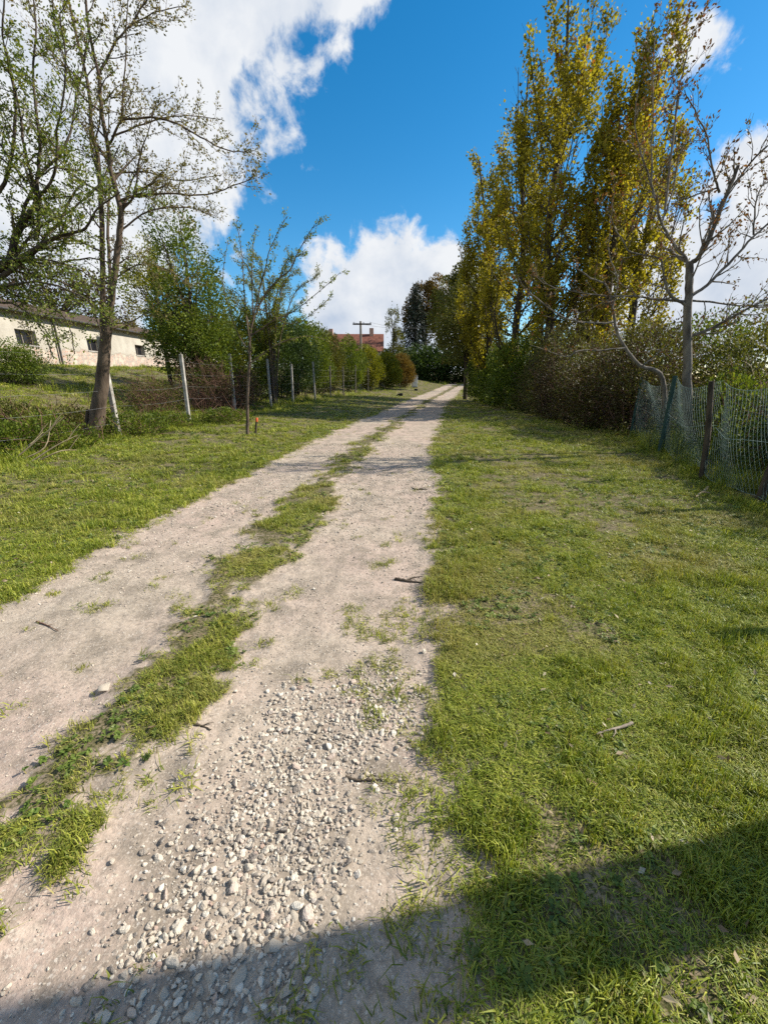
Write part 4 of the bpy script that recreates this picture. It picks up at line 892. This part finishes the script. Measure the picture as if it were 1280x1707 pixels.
for i, (X, Yb, h, wd, lf, lab) in enumerate(th):
    shrub('thicket_bush', (X, Yb, Z(X, Yb)), [(0, 0, h * .45, wd, 1.6, h * .5), (-.5, -.5, h * .3, wd * .7, 1.1, h * .35), (.5, .4, h * .55, wd * .75, 1.2, h * .42)], 7500, lab, 'shrub', lf, .085, 110 + i, stems=36, clump=.5, thr=.42, stem_r=.014, bark='twig_straw' if i % 2 == 0 else 'twig_red', twigs=220)
for i, (X, Yb, h, wd, lf, lab) in enumerate([(6.75, 8.0, 1.6, .75, 'leaf_green', 'leafy green brambles pressing on the mesh by the fence corner'), (6.35, 6.5, 1.5, .75, 'leaf_green', 'leafy green brambles pressing on the mesh beside the walnut trunk'), (5.95, 5.2, 1.45, .75, 'leaf_dark', 'dark leafy brambles pressing on the mesh between the leaning posts'), (5.6, 3.9, 1.4, .75, 'leaf_green', 'leafy green brambles pressing on the mesh past the last leaning post')]):
    shrub('fence_bramble', (X, Yb, Z(X, Yb)), [(0, 0, h * .45, wd, .85, h * .55), (-.1, .5, h * .35, wd * .8, .6, h * .45), (0, -.5, h * .4, wd * .8, .6, h * .45)], 7000, lab, 'bramble', lf, .065, 230 + i, stems=40, clump=.35, thr=.38, stem_r=.008, bark='twig_red', twigs=120, up=.6)
# ---- the barn side: leafy tree, sparse tree, hedge along the wire fence
b0 = place(335, 640, 15.8)
shrub('leafy_tree', b0, [(0, 0, 3.2, 1.35, 1.3, 2.1), (.45, -.2, 2.0, 1.15, 1.1, 1.4), (-.55, .1, 2.4, 1.2, 1.1, 1.6), (.0, 0, 4.8, 1.1, 1.0, 1.4), (-.4, 0, 5.9, .7, .7, .9)], 24000, 'dense dark green tree behind the wire fence near the barn', 'tree', 'leaf_green', .085, 130, stems=40, clump=.5, thr=.42, trunk=(.12, 3.0, (0, 0)), crown='crown')
b0 = place(285, 640, 18.6)
shrub('leafy_tree', b0, [(0, 0, 3.4, 1.2, 1.2, 1.9), (-.4, 0, 4.9, .8, .8, 1.1), (.3, 0, 2.4, 1.0, 1.0, 1.2)], 9000, 'looser yellow green tree between the barn and the dense tree', 'tree', 'leaf_yellow', .09, 131, stems=40, clump=.5, thr=.5, trunk=(.1, 3.0, (0, 0)), crown='crown')
# sparse arching tree
b0 = place(455, 640, 20.5); gr = Grower(132, nchild=(10, 6, 3), ratio=.5, angle=46, gnarl=.12, trop=.03, droop=.05, leaf_from=1, leaf_step=.035, seg=.25, minr=.004)
for q in range(13):
    a = gr.g.uniform(0, 6.28); lean = gr.g.uniform(.6, 2.2); Ht = gr.g.uniform(4.2, 6.4); d = np.array((math.cos(a) * 1.2, math.sin(a) * .7, 0))
    gr.limb([b0 - np.array((0, 0, .1)) + d * .1, b0 + d * lean * .25 + np.array((0, 0, Ht * .45)), b0 + d * lean * .8 + np.array((0, 0, Ht * .85)), b0 + d * lean * 1.5 + np.array((0, 0, Ht))], .05, .008, 1, .3, 8, 1.9)
make_tree('sparse_tree', gr, b0, 'open arching tree with pale yellow green leaves behind the young tree', bark='bark_brown', leaf='leaf_yellow', size=.065, k=4, spread=.06, seed=133)
bl = [(-6.6, 18.3, 3.5, 1.15, 'leaf_yellow', 'yellow green fence bush behind the young tree trunk'), (-6.2, 21.0, 3.9, 1.38, 'leaf_green', 'bright green conical fence bush after the yellow green one'), (-5.5, 23.6, 4.2, 1.38, 'leaf_dark', 'tall dark green fence bush with feathery outline'), (-5.0, 26.4, 4.1, 1.44, 'leaf_dark', 'dark green fence bush beside the tallest dark one'), (-4.4, 29.4, 4.0, 1.38, 'leaf_green', 'mid green fence bush under the red roof'), (-3.9, 32.4, 4.0, 1.38, 'leaf_olive', 'olive fence bush below the utility pole'), (-2.6, 35.6, 3.9, 1.49, 'leaf_green', 'green fence bush past the utility pole'), (-1.2, 39.0, 3.6, 1.49, 'leaf_yellow', 'bright yellow fence bush near the white cabinet'), (.6, 42.4, 3.3, 1.49, 'leaf_yellow', 'yellow fence bush next to the orange brown one'), (2.2, 46.2, 3.2, 1.49, 'leaf_orange', 'orange brown fence bush right by the white cabinet')]
for i, (X, Yb, h, wd, lf, lab) in enumerate(bl):
    X = X - .35; lo = 1.2 if i >= 4 else .45
    shrub('fence_bush', (X, Yb, Z(X, Yb)), [(0, 0, h * .52, wd, 1.35, h * .46), (0, 0, h * .78, wd * .6, .9, h * .30), (.2, -.4, h * .36, wd * .85, 1.1, h * .30)], 13000, lab, 'bush', lf, .10 + .004 * i, 140 + i, stems=22, clump=.45, thr=.36, stem_r=.025, width=.5, up=.7)
# brown thicket between fence posts and the barn, low plants under the trees
for i, (px, py, Yb, h, wd, lf, bk, tw, lab) in enumerate([(345, 690, 15.0, 1.9, 1.0, 'leaf_brown', 'twig_red', 420, 'reddish brown bare thicket behind the second and third concrete posts'), (395, 690, 17.4, 1.8, 1.0, 'leaf_brown', 'twig_red', 380, 'reddish brown bare thicket continuing to the fourth post'), (255, 690, 13.6, 1.1, .9, 'leaf_olive', 'twig_red', 200, 'low olive thicket between the big tree and second post')]):
    b0 = place(px, py, Yb)
    shrub('bare_thicket', b0, [(0, 0, h * .45, wd, .9, h * .5), (.4, -.2, h * .4, wd * .8, .8, h * .42)], 2600, lab, 'thicket', lf, .05, 160 + i, stems=110, clump=.4, thr=.42, stem_r=.009, bark=bk, twigs=tw)
for i, (px, py, h, wd, n_, lf, lab) in enumerate([(70, 735, .75, .75, 5200, 'leaf_green', 'low green bramble patch in front of the big tree roots'), (20, 715, .8, .8, 5200, 'leaf_olive', 'olive bramble patch beside the green one'), (215, 715, .75, .55, 4200, 'leaf_green', 'leafy nettles round the foot of the first concrete post'), (120, 700, .6, .7, 4200, 'leaf_olive', 'low olive undergrowth behind the big tree trunk'), (275, 700, .55, .6, 3800, 'leaf_green', 'green nettles between the first and second concrete posts'), (375, 690, .5, .6, 3500, 'leaf_green', 'green nettles at the foot of the third concrete post'), (-30, 740, .7, .8, 4500, 'leaf_green', 'green bramble patch below the spreading tree')]):
    b0 = gp(px, py + 14)
    shrub('bramble', b0, [(0, 0, h * .3, wd, .6, h * .55), (.4, .2, h * .25, wd * .7, .5, h * .45), (-.4, .1, h * .25, wd * .7, .5, h * .42)], n_, lab, 'bramble', lf, .048, 170 + i, stems=34, clump=.22, thr=.42, stem_r=.006, bark='twig_red', twigs=40, up=.8)
b0 = gp(32, 640)
shrub('round_shrub', b0, [(0, 0, .62, .85, .8, .6), (.3, 0, .5, .6, .6, .45), (-.35, 0, .5, .6, .6, .42), (.1, 0, 1.0, .45, .45, .35)], 9000, 'small round dark green shrub alone on the sloping lawn before the barn', 'shrub', 'leaf_green', .055, 190, stems=20, clump=.3, thr=.38, stem_r=.02)
# cut branches heaped at the verge
for i, (a, b, c_) in enumerate([((20, 770), (60, 735), (108, 694)), ((35, 768), (75, 745), (85, 700)), ((50, 772), (95, 742), (130, 725)), ((10, 765), (48, 742), (72, 720)), ((60, 770), (100, 752), (128, 750))]):
    p0 = gp(*a); p1 = at(b[0], b[1], p0[1] + .15); p2 = at(c_[0], c_[1], p0[1] + .3)
    T = Tubes(); T.add(catmull([p0, p1, p2], 4), np.linspace(.014, .005, 9), 5)
    q = (p1 + p2) / 2; T.add([q, q + np.array((.12, .05, .16)), q + np.array((.2, .1, .26))], [.006, .005, .003], 4)
    tag(link('cut_branch', T.mesh('cut_branch', M['twig_straw']), None), 'dry pale cut branch propped in the heap before the brambles', 'branch', 'dry branches heaped before the brambles')
# wooded rise beyond the barn
for i, (X, Yb, h, wd, lf, lab) in enumerate([(-34, 30, 9, 5, 'leaf_olive', 'tall olive tree rising behind the barn roof'), (-32, 44, 10, 6, 'leaf_brown', 'brownish bare tree behind the barn end'), (-22, 56, 8, 5, 'leaf_olive', 'olive tree past the far end of the barn'), (-13, 62, 7, 5, 'leaf_green', 'green tree between barn and red roofed house'), (-38, 18, 9, 6, 'leaf_brown', 'brownish tree behind the near barn roof')]):
    shrub('background_tree', (X, Yb, Z(X, Yb)), [(0, 0, h * .6, wd, 3, h * .4), (-wd * .5, 0, h * .5, wd * .7, 2.5, h * .35), (wd * .5, 0, h * .5, wd * .7, 2.5, h * .33)], 7000, lab, 'tree', lf, .3, 200 + i, stems=50, clump=1.3, thr=.45, trunk=(.25, h * .5, (0, 0)), crown='crown')
